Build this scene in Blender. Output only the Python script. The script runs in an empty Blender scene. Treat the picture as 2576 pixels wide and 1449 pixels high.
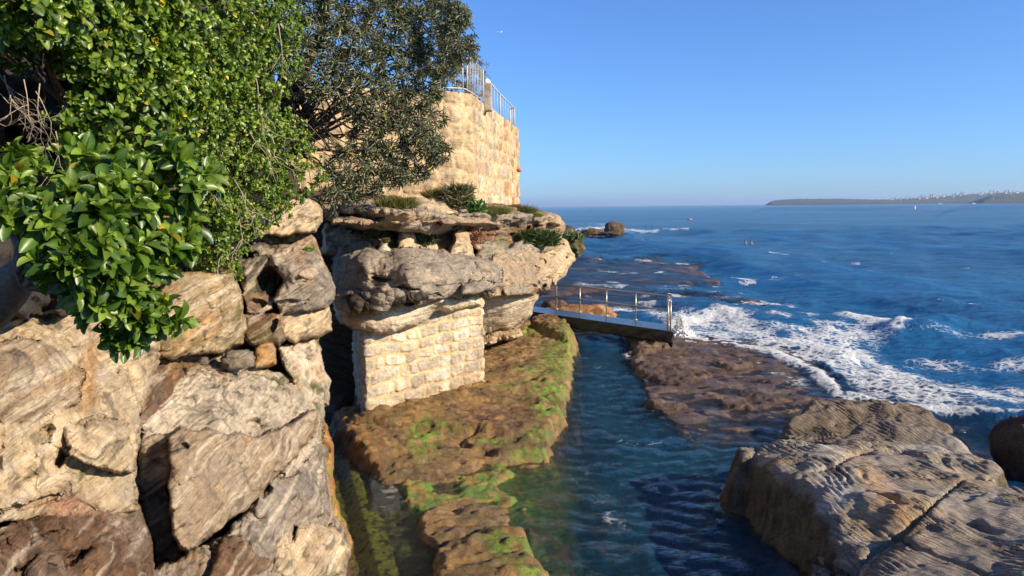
import bpy, math, random
import numpy as np
from mathutils import Vector, Matrix
R = math.radians
rng = np.random.default_rng(7)
random.seed(7)
scene = bpy.context.scene
COL = scene.collection

# ------------------------------------------------------------------ camera
CAMH, F, PITCH, ROLL = 4.6, 1860.0, R(6.27), R(0.55)
fwd = np.array([0, math.cos(PITCH), -math.sin(PITCH)])
r0 = np.array([1.0, 0, 0]); u0 = np.array([0, math.sin(PITCH), math.cos(PITCH)])
rgt = r0*math.cos(ROLL) - u0*math.sin(ROLL)
upv = u0*math.cos(ROLL) + r0*math.sin(ROLL)
cam_d = bpy.data.cameras.new('camera'); cam = bpy.data.objects.new('camera', cam_d); COL.objects.link(cam)
cam_d.sensor_width = 36; cam_d.lens = 36*F/2576; cam_d.clip_end = 40000; cam_d.clip_start = .05
M3 = Matrix((rgt, upv, -fwd)).transposed()
cam.matrix_world = Matrix.Translation((0, 0, CAMH)) @ M3.to_4x4()
scene.camera = cam

# ------------------------------------------------------------------ sky, sun, exposure
SUN_EL, SUN_AZ = R(25), math.atan2(0.88, -0.47)          # azimuth from +Y towards +X
w = bpy.data.worlds.new('World'); scene.world = w; w.use_nodes = True
nt = w.node_tree; nt.nodes.clear()
sky = nt.nodes.new('ShaderNodeTexSky'); sky.sky_type = 'NISHITA'; sky.sun_disc = False
sky.sun_elevation = SUN_EL; sky.sun_rotation = SUN_AZ
sky.air_density = 1.0; sky.dust_density = 0.15; sky.ozone_density = 8; sky.altitude = 0
bg = nt.nodes.new('ShaderNodeBackground'); bg.inputs['Strength'].default_value = 0.094
wo = nt.nodes.new('ShaderNodeOutputWorld')
hs = nt.nodes.new('ShaderNodeHueSaturation'); hs.inputs['Saturation'].default_value = 0.94; nt.links.new(sky.outputs[0], hs.inputs['Color'])
wb = nt.nodes.new('ShaderNodeMix'); wb.data_type = 'RGBA'; wb.blend_type = 'MULTIPLY'; wb.inputs[0].default_value = 1; wb.inputs[7].default_value = (.77, .99, 1.26, 1)
nt.links.new(hs.outputs[0], wb.inputs[6]); nt.links.new(wb.outputs[2], bg.inputs[0]); nt.links.new(bg.outputs[0], wo.inputs[0])
sd = bpy.data.lights.new('sun', 'SUN'); sd.energy = 5.0; sd.angle = R(0.5); sd.color = (1.0, 0.86, 0.64)
so = bpy.data.objects.new('sun', sd); COL.objects.link(so)
sdir = Vector((math.sin(SUN_AZ)*math.cos(SUN_EL), math.cos(SUN_AZ)*math.cos(SUN_EL), math.sin(SUN_EL)))
so.rotation_euler = sdir.to_track_quat('Z', 'Y').to_euler(); so.location = (12, -8, 14)
scene.view_settings.view_transform = 'Standard'; scene.view_settings.look = 'None'
scene.view_settings.exposure = 0.72; scene.view_settings.gamma = 1
scene.cycles.max_bounces = 8; scene.cycles.transparent_max_bounces = 12
scene.cycles.caustics_reflective = False; scene.cycles.caustics_refractive = False

# ------------------------------------------------------------------ projection helpers (pixels of a 2576 x 1449 view)
def P(px, py, Y):
    px, py, Y = np.broadcast_arrays(np.asarray(px, float), np.asarray(py, float), np.asarray(Y, float))
    d = fwd + rgt*((px-1288)/F)[..., None] + upv*((724.5-py)/F)[..., None]
    d = d*(Y/d[..., 1])[..., None]
    return d + np.array([0, 0, CAMH])
def PZ(px, py, z=0.0):
    d = fwd + rgt*((np.asarray(px, float)-1288)/F)[..., None] + upv*((724.5-np.asarray(py, float))/F)[..., None]
    return d*((z-CAMH)/d[..., 2])[..., None] + np.array([0, 0, CAMH])

# ------------------------------------------------------------------ noise
def _hash(x, y, z, s):
    h = (x.astype(np.uint32)*np.uint32(374761393) + y.astype(np.uint32)*np.uint32(668265263)
         + z.astype(np.uint32)*np.uint32(2147483647) + np.uint32(s)*np.uint32(1274126177))
    h = (h ^ (h >> np.uint32(13)))*np.uint32(1274126177); h = (h ^ (h >> np.uint32(16)))*np.uint32(2246822519)
    return h ^ (h >> np.uint32(15))
_G = rng.normal(size=(256, 3)); _G /= np.linalg.norm(_G, axis=1)[:, None]
def gn(p, s=0):
    p = np.asarray(p, float); fl = np.floor(p); f = p-fl; i = fl.astype(np.int64)
    u = f*f*f*(f*(f*6-15)+10); out = 0
    for a in (0, 1):
        for b in (0, 1):
            for c in (0, 1):
                g = _G[_hash(i[..., 0]+a, i[..., 1]+b, i[..., 2]+c, s) & np.uint32(255)]
                d = (g*(f-np.array([a, b, c]))).sum(-1)
                wgt = (u[..., 0] if a else 1-u[..., 0])*(u[..., 1] if b else 1-u[..., 1])*(u[..., 2] if c else 1-u[..., 2])
                out = out + d*wgt
    return out*1.5
def fbm(p, o=4, s=0, g=.5):
    a, t, q = 1.0, 0, np.asarray(p, float)
    for k in range(o): t = t + a*gn(q, s+k); a *= g; q = q*2.03 + 3.1
    return t
def ridged(p, o=4, s=0, g=.5):
    a, t, q = 1.0, 0, np.asarray(p, float)
    for k in range(o): t = t + a*(1-2*np.abs(gn(q, s+k))); a *= g; q = q*2.03+1.7
    return t
def worley(p, s=0):
    p = np.asarray(p, float); i = np.floor(p).astype(np.int64); f1 = np.full(p.shape[:-1], 9.0); f2 = f1.copy()
    for a in (-1, 0, 1):
        for b in (-1, 0, 1):
            for c in (-1, 0, 1):
                x, y, z = i[..., 0]+a, i[..., 1]+b, i[..., 2]+c
                h = _hash(x, y, z, s)
                q = np.stack([x+(h & np.uint32(255))/255., y+((h >> np.uint32(8)) & np.uint32(255))/255., z+((h >> np.uint32(16)) & np.uint32(255))/255.], -1)
                d = np.sqrt(((p-q)**2).sum(-1)); m = d < f1
                f2 = np.where(m, f1, np.minimum(f2, d)); f1 = np.where(m, d, f1)
    return f1, f2
def ss(a, b, x):
    t = np.clip((x-a)/(b-a), 0, 1); return t*t*(3-2*t)
def lerp(a, b, t): return a + (b-a)*t
def mixc(c, col, t): return c + (np.array(col)-c)*np.clip(t, 0, 1)[..., None]

def polysdf(x, y, poly):                                     # negative inside
    poly = np.asarray(poly, float); d = np.full(x.shape, 1e18); ins = np.zeros(x.shape, bool); n = len(poly)
    for k in range(n):
        ax, ay = poly[k]; bx, by = poly[(k+1) % n]; ex, ey = bx-ax, by-ay
        wx, wy = x-ax, y-ay; t = np.clip((wx*ex+wy*ey)/(ex*ex+ey*ey+1e-12), 0, 1)
        d = np.minimum(d, (wx-ex*t)**2+(wy-ey*t)**2)
        c = (ay > y) != (by > y)
        with np.errstate(divide='ignore', invalid='ignore'):
            ins ^= c & (x < (bx-ax)*(y-ay)/(by-ay+1e-12)+ax)
    d = np.sqrt(d); return np.where(ins, -d, d)
def rbf(pts, smooth=1e-3):                                   # linear radial fit with an affine part
    pts = np.asarray(pts, float); n = len(pts); X = pts[:, :2]; s = np.abs(X).max()+1e-9
    if n < 4:
        A = np.c_[np.ones(n), X/s]; c = np.linalg.lstsq(A, pts[:, 2], rcond=None)[0]
        return lambda x, y: c[0]+c[1]*x/s+c[2]*y/s
    K = np.sqrt(((X[:, None]-X[None])**2).sum(-1))/s + np.eye(n)*smooth; Q = np.c_[np.ones(n), X/s]
    M = np.block([[-K, Q], [Q.T, np.zeros((3, 3))]]); sol = np.linalg.solve(M, np.r_[pts[:, 2], 0, 0, 0])
    def f(x, y):
        o = sol[n]+sol[n+1]*x/s+sol[n+2]*y/s
        for k in range(n): o = o - sol[k]*np.hypot(x-X[k, 0], y-X[k, 1])/s
        return o
    return f

# ------------------------------------------------------------------ object helpers
def tag(o, label=None, cat=None, group=None, kind=None):
    if label: o['label'] = label
    if cat: o['category'] = cat
    if group: o['group'] = group
    if kind: o['kind'] = kind
    return o
def empty(name, loc, label, cat, group=None):
    o = bpy.data.objects.new(name, None); COL.objects.link(o); o.location = [float(v) for v in loc]; o.empty_display_size = .2
    return tag(o, label, cat, group)
def build(name, V, Fc, mat, parent=None, col=None, smooth=True, origin=None):
    V = np.asarray(V, float).reshape(-1, 3)
    if parent is not None: V = V - np.array(parent.location); origin = None
    elif origin is not None: V = V - np.array(origin)
    me = bpy.data.meshes.new(name)
    if isinstance(Fc, np.ndarray):
        n, k = Fc.shape; me.vertices.add(len(V)); me.vertices.foreach_set('co', V.ravel().astype(np.float32))
        me.loops.add(n*k); me.loops.foreach_set('vertex_index', Fc.ravel().astype(np.int32))
        me.polygons.add(n); me.polygons.foreach_set('loop_start', np.arange(0, n*k, k, dtype=np.int32))
        me.update(calc_edges=True)
    else:
        me.from_pydata(V.tolist(), [], Fc)
    if smooth: me.polygons.foreach_set('use_smooth', np.ones(len(me.polygons), bool))
    if col is not None:
        a = me.attributes.new('Col', 'FLOAT_COLOR', 'POINT'); c = np.asarray(col, float).reshape(len(V), -1)
        if c.shape[1] == 3: c = np.c_[c, np.zeros(len(V))]
        a.data.foreach_set('color', c.ravel().astype(np.float32))
    me.materials.append(mat); me.validate()
    o = bpy.data.objects.new(name, me); COL.objects.link(o)
    if parent is not None: o.parent = parent
    elif origin is not None: o.location = [float(v) for v in origin]
    return o
def gridfaces(keep):                                         # keep: bool array of vertices (h, w)
    h, w_ = keep.shape; idx = np.arange(h*w_).reshape(h, w_)
    f = np.stack([idx[:-1, :-1], idx[1:, :-1], idx[1:, 1:], idx[:-1, 1:]], -1)
    ok = keep[:-1, :-1] & keep[1:, :-1] & keep[1:, 1:] & keep[:-1, 1:]
    return f[ok]
def compact(V, Fc, *att):
    used = np.unique(Fc); m = np.full(len(V), -1); m[used] = np.arange(len(used))
    return [V[used], m[Fc]] + [a[used] for a in att]
def gridnormal(V):
    du = np.gradient(V, axis=1); dv = np.gradient(V, axis=0); n = np.cross(du, dv)
    return n/(np.linalg.norm(n, axis=-1, keepdims=True)+1e-12)

class MB:                                                    # collects simple solids into one mesh
    def __init__(s): s.v = []; s.f = []
    def add(s, V, Fc):
        o = len(s.v); s.v += [list(map(float, p)) for p in V]; s.f += [[i+o for i in f] for f in Fc]
    def box(s, c, h, X=(1, 0, 0), Y=(0, 1, 0), Z=(0, 0, 1)):
        c, X, Y, Z = map(np.array, (c, X, Y, Z)); V = [c+X*h[0]*a+Y*h[1]*b+Z*h[2]*d for d in (-1, 1) for b in (-1, 1) for a in (-1, 1)]
        s.add(V, [(0, 2, 3, 1), (4, 5, 7, 6), (0, 1, 5, 4), (2, 6, 7, 3), (0, 4, 6, 2), (1, 3, 7, 5)])
    def tube(s, pts, rad, n=8, cap=True):
        pts = np.asarray(pts, float); m = len(pts); rad = np.broadcast_to(rad, m); V = []
        t = np.gradient(pts, axis=0); t /= np.linalg.norm(t, axis=1)[:, None]+1e-12
        a = np.array([0, 0, 1.]) if abs(t[0][2]) < .9 else np.array([1., 0, 0])
        for k in range(m):
            x = np.cross(t[k], a); x /= np.linalg.norm(x)+1e-12; y = np.cross(t[k], x); a = np.cross(x, t[k]) if k < 0 else a
            for j in range(n):
                an = 2*math.pi*j/n; V.append(pts[k]+(x*math.cos(an)+y*math.sin(an))*rad[k])
        Fc = [(k*n+j, k*n+(j+1) % n, (k+1)*n+(j+1) % n, (k+1)*n+j) for k in range(m-1) for j in range(n)]
        if cap: Fc += [tuple(range(n))[::-1], tuple((m-1)*n+j for j in range(n))]
        s.add(V, Fc)
    def lathe(s, c, prof, n=24):
        c = np.array(c, float); m = len(prof)
        V = [c+np.array([r*math.cos(2*math.pi*j/n), r*math.sin(2*math.pi*j/n), z]) for r, z in prof for j in range(n)]
        s.add(V, [(k*n+j, k*n+(j+1) % n, (k+1)*n+(j+1) % n, (k+1)*n+j) for k in range(m-1) for j in range(n)])
    def build(s, name, mat, parent=None, smooth=False): return build(name, s.v, s.f, mat, parent, smooth=smooth)

# ------------------------------------------------------------------ materials
class N:
    def __init__(s, name):
        s.m = bpy.data.materials.new(name); s.m.use_nodes = True; s.t = s.m.node_tree; s.t.nodes.clear()
        s.out = s.t.nodes.new('ShaderNodeOutputMaterial')
    def n(s, ty, **k):
        nd = s.t.nodes.new('ShaderNode'+ty)
        for a, v in k.items():
            if a.startswith('i_'): s.set(nd.inputs[a[2:].replace('_', ' ')], v)
            else: setattr(nd, a, v)
        return nd
    def set(s, sock, v):
        if hasattr(v, 'is_output') or isinstance(v, bpy.types.NodeSocket): s.t.links.new(v, sock)
        else: sock.default_value = v
    def math(s, op, a, b=0.0, clamp=False):
        nd = s.t.nodes.new('ShaderNodeMath'); nd.operation = op; nd.use_clamp = clamp; s.set(nd.inputs[0], a); s.set(nd.inputs[1], b); return nd.outputs[0]
    def mix(s, f, a, b, ty='RGBA', blend='MIX'):
        nd = s.t.nodes.new('ShaderNodeMix'); nd.data_type = ty; nd.blend_type = blend
        i = {'RGBA': (6, 7, 2), 'FLOAT': (2, 3, 0)}[ty]; s.set(nd.inputs[0], f); s.set(nd.inputs[i[0]], a); s.set(nd.inputs[i[1]], b); return nd.outputs[i[2]]
    def ramp(s, f, stops, interp='LINEAR'):
        nd = s.t.nodes.new('ShaderNodeValToRGB'); cr = nd.color_ramp; cr.interpolation = interp
        while len(cr.elements) < len(stops): cr.elements.new(.5)
        for e, (p, c) in zip(cr.elements, stops):
            e.position = p; e.color = (c, c, c, 1) if not hasattr(c, '__len__') else (*c, 1)
        s.set(nd.inputs[0], f); return nd.outputs[0]
    def noise(s, vec, scale, detail=5, rough=.55, dist=0.0):
        nd = s.t.nodes.new('ShaderNodeTexNoise'); s.set(nd.inputs['Vector'], vec); s.set(nd.inputs['Scale'], scale)
        s.set(nd.inputs['Detail'], detail); s.set(nd.inputs['Roughness'], rough); s.set(nd.inputs['Distortion'], dist); return nd.outputs[0]
    def obj(s): return s.n('TexCoord').outputs['Object']
    def map(s, vec, loc=(0, 0, 0), rot=(0, 0, 0), sc=(1, 1, 1)):
        nd = s.t.nodes.new('ShaderNodeMapping'); s.set(nd.inputs[0], vec); nd.inputs[1].default_value = loc; nd.inputs[2].default_value = rot; nd.inputs[3].default_value = sc; return nd.outputs[0]
    def surf(s, sh): s.t.links.new(sh, s.out.inputs[0]); return s.m
def plain(name, c, rough=.6, metal=0.0, var=.15, scale=8.0, bump=.0, spec=.5):
    n = N(name); v = n.obj(); f = n.noise(v, scale, 6); k = n.ramp(f, [(.3, 1-var), (.7, 1+var)])
    col = n.mix(1.0, (*c, 1), k, blend='MULTIPLY'); p = n.n('BsdfPrincipled'); n.set(p.inputs['Base Color'], col)
    p.inputs['Roughness'].default_value = rough; p.inputs['Metallic'].default_value = metal; p.inputs['Specular IOR Level'].default_value = spec
    if bump:
        b = n.n('Bump'); b.inputs['Distance'].default_value = bump; n.set(b.inputs['Height'], n.noise(v, scale*3, 6)); n.set(p.inputs['Normal'], b.outputs[0])
    return n.surf(p.outputs[0])
def rock_mat(name, nv=(0, 0, 1), strata=.5, sfreq=16.0, fine=1.0, lines=.35, dist=.02, wp=.25, medw=.9):
    n = N(name); v = n.obj(); at = n.n('Attribute', attribute_name='Col')
    warp = n.n('TexNoise'); n.set(warp.inputs['Vector'], v); warp.inputs['Scale'].default_value = 1.1; warp.inputs['Detail'].default_value = 3
    wv = n.n('VectorMath', operation='MULTIPLY_ADD'); n.set(wv.inputs[0], warp.outputs[1]); wv.inputs[1].default_value = (wp, wp, wp); n.set(wv.inputs[2], v)
    nv = Vector(nv).normalized(); dt = n.n('VectorMath', operation='DOT_PRODUCT'); n.set(dt.inputs[0], wv.outputs[0]); dt.inputs[1].default_value = nv
    sc_ = n.n('VectorMath', operation='SCALE'); sc_.inputs[0].default_value = nv; n.set(sc_.inputs['Scale'], n.math('MULTIPLY', dt.outputs['Value'], sfreq)); ad = n.n('VectorMath', operation='ADD'); n.set(ad.inputs[0], sc_.outputs[0]); n.set(ad.inputs[1], wv.outputs[0])
    st = n.noise(ad.outputs[0], 2.4, 6, .6)
    big = n.noise(v, 2.2, 7, .6); med = n.noise(v, 13, 8, .68); fi = n.noise(v, 75, 5, .7)
    k = n.mix(1, n.ramp(big, [(.3, .72), (.7, 1.22)]), n.ramp(med, [(.3, .66), (.72, 1.25)]), blend='MULTIPLY')
    k = n.mix(1, k, n.ramp(fi, [(.25, .68), (.75, 1.25)]), blend='MULTIPLY')
    k = n.mix(lines, k, n.ramp(st, [(.33, .25), (.43, .85), (.5, 1.3), (.56, .75), (.66, 1.45)]), blend='MULTIPLY')
    col = n.mix(1, at.outputs[0], k, blend='MULTIPLY')
    pit = n.n('TexVoronoi'); n.set(pit.inputs['Vector'], v); pit.inputs['Scale'].default_value = 22
    pr = n.ramp(pit.outputs[0], [(.04, 0), (.3, 1)])
    h = n.math('ADD', n.math('MULTIPLY', st, strata*1.6), n.math('MULTIPLY', med, medw)); h = n.math('ADD', h, n.math('MULTIPLY', fi, .28*fine)); h = n.math('ADD', h, n.math('MULTIPLY', pr, .12))
    b = n.n('Bump'); b.inputs['Distance'].default_value = dist*1.9; b.inputs['Strength'].default_value = 1; n.set(b.inputs['Height'], h)
    p = n.n('BsdfPrincipled'); n.set(p.inputs['Base Color'], col); n.set(p.inputs['Normal'], b.outputs[0])
    wet = at.outputs['Alpha']; n.set(p.inputs['Roughness'], n.math('SUBTRACT', .88, n.math('MULTIPLY', wet, .5)))
    n.set(p.inputs['Specular IOR Level'], n.math('ADD', .2, n.math('MULTIPLY', wet, .35)))
    return n.surf(p.outputs[0])
def leaf_mat(name, rough=.32, trans=.28):
    n = N(name); at = n.n('Attribute', attribute_name='Col'); v = n.obj()
    col = n.mix(1, at.outputs[0], n.ramp(n.noise(v, 30, 3), [(.3, .75), (.7, 1.2)]), blend='MULTIPLY')
    p = n.n('BsdfPrincipled'); n.set(p.inputs['Base Color'], col); p.inputs['Roughness'].default_value = rough
    p.inputs['Specular IOR Level'].default_value = .55
    tr = n.n('BsdfTranslucent'); n.set(tr.inputs[0], n.mix(1, col, (1.7, 1.8, .6, 1), blend='MULTIPLY'))
    m = n.n('MixShader'); m.inputs[0].default_value = trans; n.set(m.inputs[1], p.outputs[0]); n.set(m.inputs[2], tr.outputs[0])
    return n.surf(m.outputs[0])

M_cliff = rock_mat('sandstone_cross_bedded', (-.50, -.12, .85), .7, 13, .9, .30, .02, .16)
M_cliffB = rock_mat('sandstone_weathered', (-.10, 0, 1), .7, 9, .7, .4, .02, .3)
M_ledge = rock_mat('seaweed_covered_rock', (0, .1, 1), .2, 5, 1.6, .15, .03)
M_reef = rock_mat('wet_reef_rock', (0, .1, 1), .3, 6, 1, .2, .03)
M_boulder = rock_mat('contour_weathered_rock', (.90, .40, .35), 1.5, 13, .5, .5, .020, .16, .3)
M_stone = rock_mat('cut_sandstone', (.05, 0, 1), .4, 9, 1, .3, .012)
M_steel = plain('stainless_steel', (.46, .41, .33), .35, .6, .12)
M_galv = plain('painted_steel', (.50, .47, .42), .45, .0, .1)
M_conc = plain('wet_concrete', (.045, .042, .04), .22, 0, .35, 3, .006)
M_fascia = plain('dark_weedy_concrete', (.030, .026, .022), .45, 0, .4, 5, .02)
M_bark = plain('bark', (.14, .10, .07), .85, 0, .4, 18, .01)
M_twig = plain('dry_twig', (.34, .27, .20), .8, 0, .3, 30)
M_leaf = leaf_mat('glossy_leaf', .38, .28)
M_bank = leaf_mat('matte_leaf', .5, .12)
M_grass = leaf_mat('grass_blade', .6, .35)
M_soil = plain('shaded_soil', (.035, .026, .018), .95, 0, .4, 6, .03)
#REST

# ------------------------------------------------------------------ colours of the stone (albedo)
CREAM, GREY, OCHRE, BROWN, DARK, PALE, MOSS, TAN = (.55, .41, .25), (.30, .245, .19), (.44, .235, .085), (.17, .092, .05), (.065, .052, .04), (.64, .53, .39), (.085, .095, .022), (.36, .26, .165)
WEED, ALGA, OLIVE, MAROON = (.185, .105, .035), (.14, .22, .025), (.13, .125, .02), (.11, .052, .034)

def relief(box, step, patches, warp=7, seed=0, hollows=(), wscale=55.):
    x0, x1, y0, y1 = box
    px, py = np.meshgrid(np.arange(x0, x1, step, dtype=float), np.arange(y0, y1, step, dtype=float))
    q = np.stack([px/wscale, py/wscale, np.zeros_like(px)+seed], -1)
    wx, wy = px+fbm(q, 4, seed)*warp, py+fbm(q+9.3, 4, seed+5)*warp
    S = np.full(px.shape, 1e9); ID = np.zeros(px.shape, int)-1; C = np.zeros(px.shape+(3,)); D = np.zeros(px.shape)
    for i, pt in enumerate(patches):
        poly, dep, Rr = np.array(pt['poly'], float), pt['dep'], pt.get('R', .25)
        m = 14; sub = (px > poly[:, 0].min()-m-warp) & (px < poly[:, 0].max()+m+warp) & (py > poly[:, 1].min()-m-warp) & (py < poly[:, 1].max()+m+warp)
        if not sub.any(): continue
        d = -polysdf(wx[sub], wy[sub], poly); Y = rbf(dep)(px[sub], py[sub]); dm = np.clip(d, 0, None)*Y/F
        Y = Y + pt.get('amp', .0)*fbm(q[sub]*.65+i, 3, i)
        rr = np.where(dm < Rr, Rr-np.sqrt(np.maximum(Rr**2-(Rr-dm)**2, 0)), 0)
        o = np.clip(-d/7., 0, None); Yc = np.where(d >= 0, Y+rr, Y+Rr+o*pt.get('drop', 1.2)); Yc = np.where(o > 1, 1e9, Yc)
        s_, id_, c_, d_ = S[sub], ID[sub], C[sub], D[sub]; b = Yc < s_
        s_[b] = Yc[b]; id_[b] = i; c_[b] = pt.get('col', CREAM); d_[b] = d[b]
        S[sub], ID[sub], C[sub], D[sub] = s_, id_, c_, d_
    for hx, hy, rx, ry, dd, an in hollows:
        ca, sa = math.cos(R(an)), math.sin(R(an)); ux, uy = wx-hx, wy-hy
        r = np.sqrt(((ux*ca+uy*sa)/rx)**2+((-ux*sa+uy*ca)/ry)**2); S = S+dd*(1-ss(.55, 1.1, r))*(S < 1e8)
    # soften colour borders with the warped grid
    for _ in range(3):
        C[1:-1, 1:-1] = (C[1:-1, 1:-1]*2+C[:-2, 1:-1]+C[2:, 1:-1]+C[1:-1, :-2]+C[1:-1, 2:])/6
    keep = S < 1e8; V = P(px, py, np.where(keep, S, 50))
    return px, py, wx, wy, V, keep, ID, C, D
def skirt(V, Fc, n_keep, back, *att):                        # closes a relief with a wall running back from its open rim
    e = np.sort(np.concatenate([Fc[:, [0, 1]], Fc[:, [1, 2]], Fc[:, [2, 3]], Fc[:, [3, 0]]]), axis=1)
    ed = np.concatenate([Fc[:, [0, 1]], Fc[:, [1, 2]], Fc[:, [2, 3]], Fc[:, [3, 0]]])
    key = e[:, 0].astype(np.int64)*len(V)+e[:, 1]; u, inv, cnt = np.unique(key, return_inverse=True, return_counts=True)
    be = ed[cnt[inv] == 1]; bv = np.unique(be); m = np.full(len(V), -1); m[bv] = np.arange(len(bv))+len(V)
    nv = V[bv]+np.array(back); Vn = np.r_[V, nv]; Fn = np.stack([be[:, 1], be[:, 0], m[be[:, 0]], m[be[:, 1]]], -1)
    return [Vn, np.r_[Fc, Fn]]+[np.r_[a, a[bv]] for a in att]
def strat(V, nvec, f, warp=.25, s=0):
    nvec = np.array(nvec, float); nvec /= np.linalg.norm(nvec)
    c = V@nvec + warp*fbm(V*.9, 3, s); lat = V-(V@nvec)[..., None]*nvec
    return np.concatenate([lat[..., :2]*.45, (c*f)[..., None]], -1)
def fade(D, a=0, b=10): return ss(a, b, D)

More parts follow.
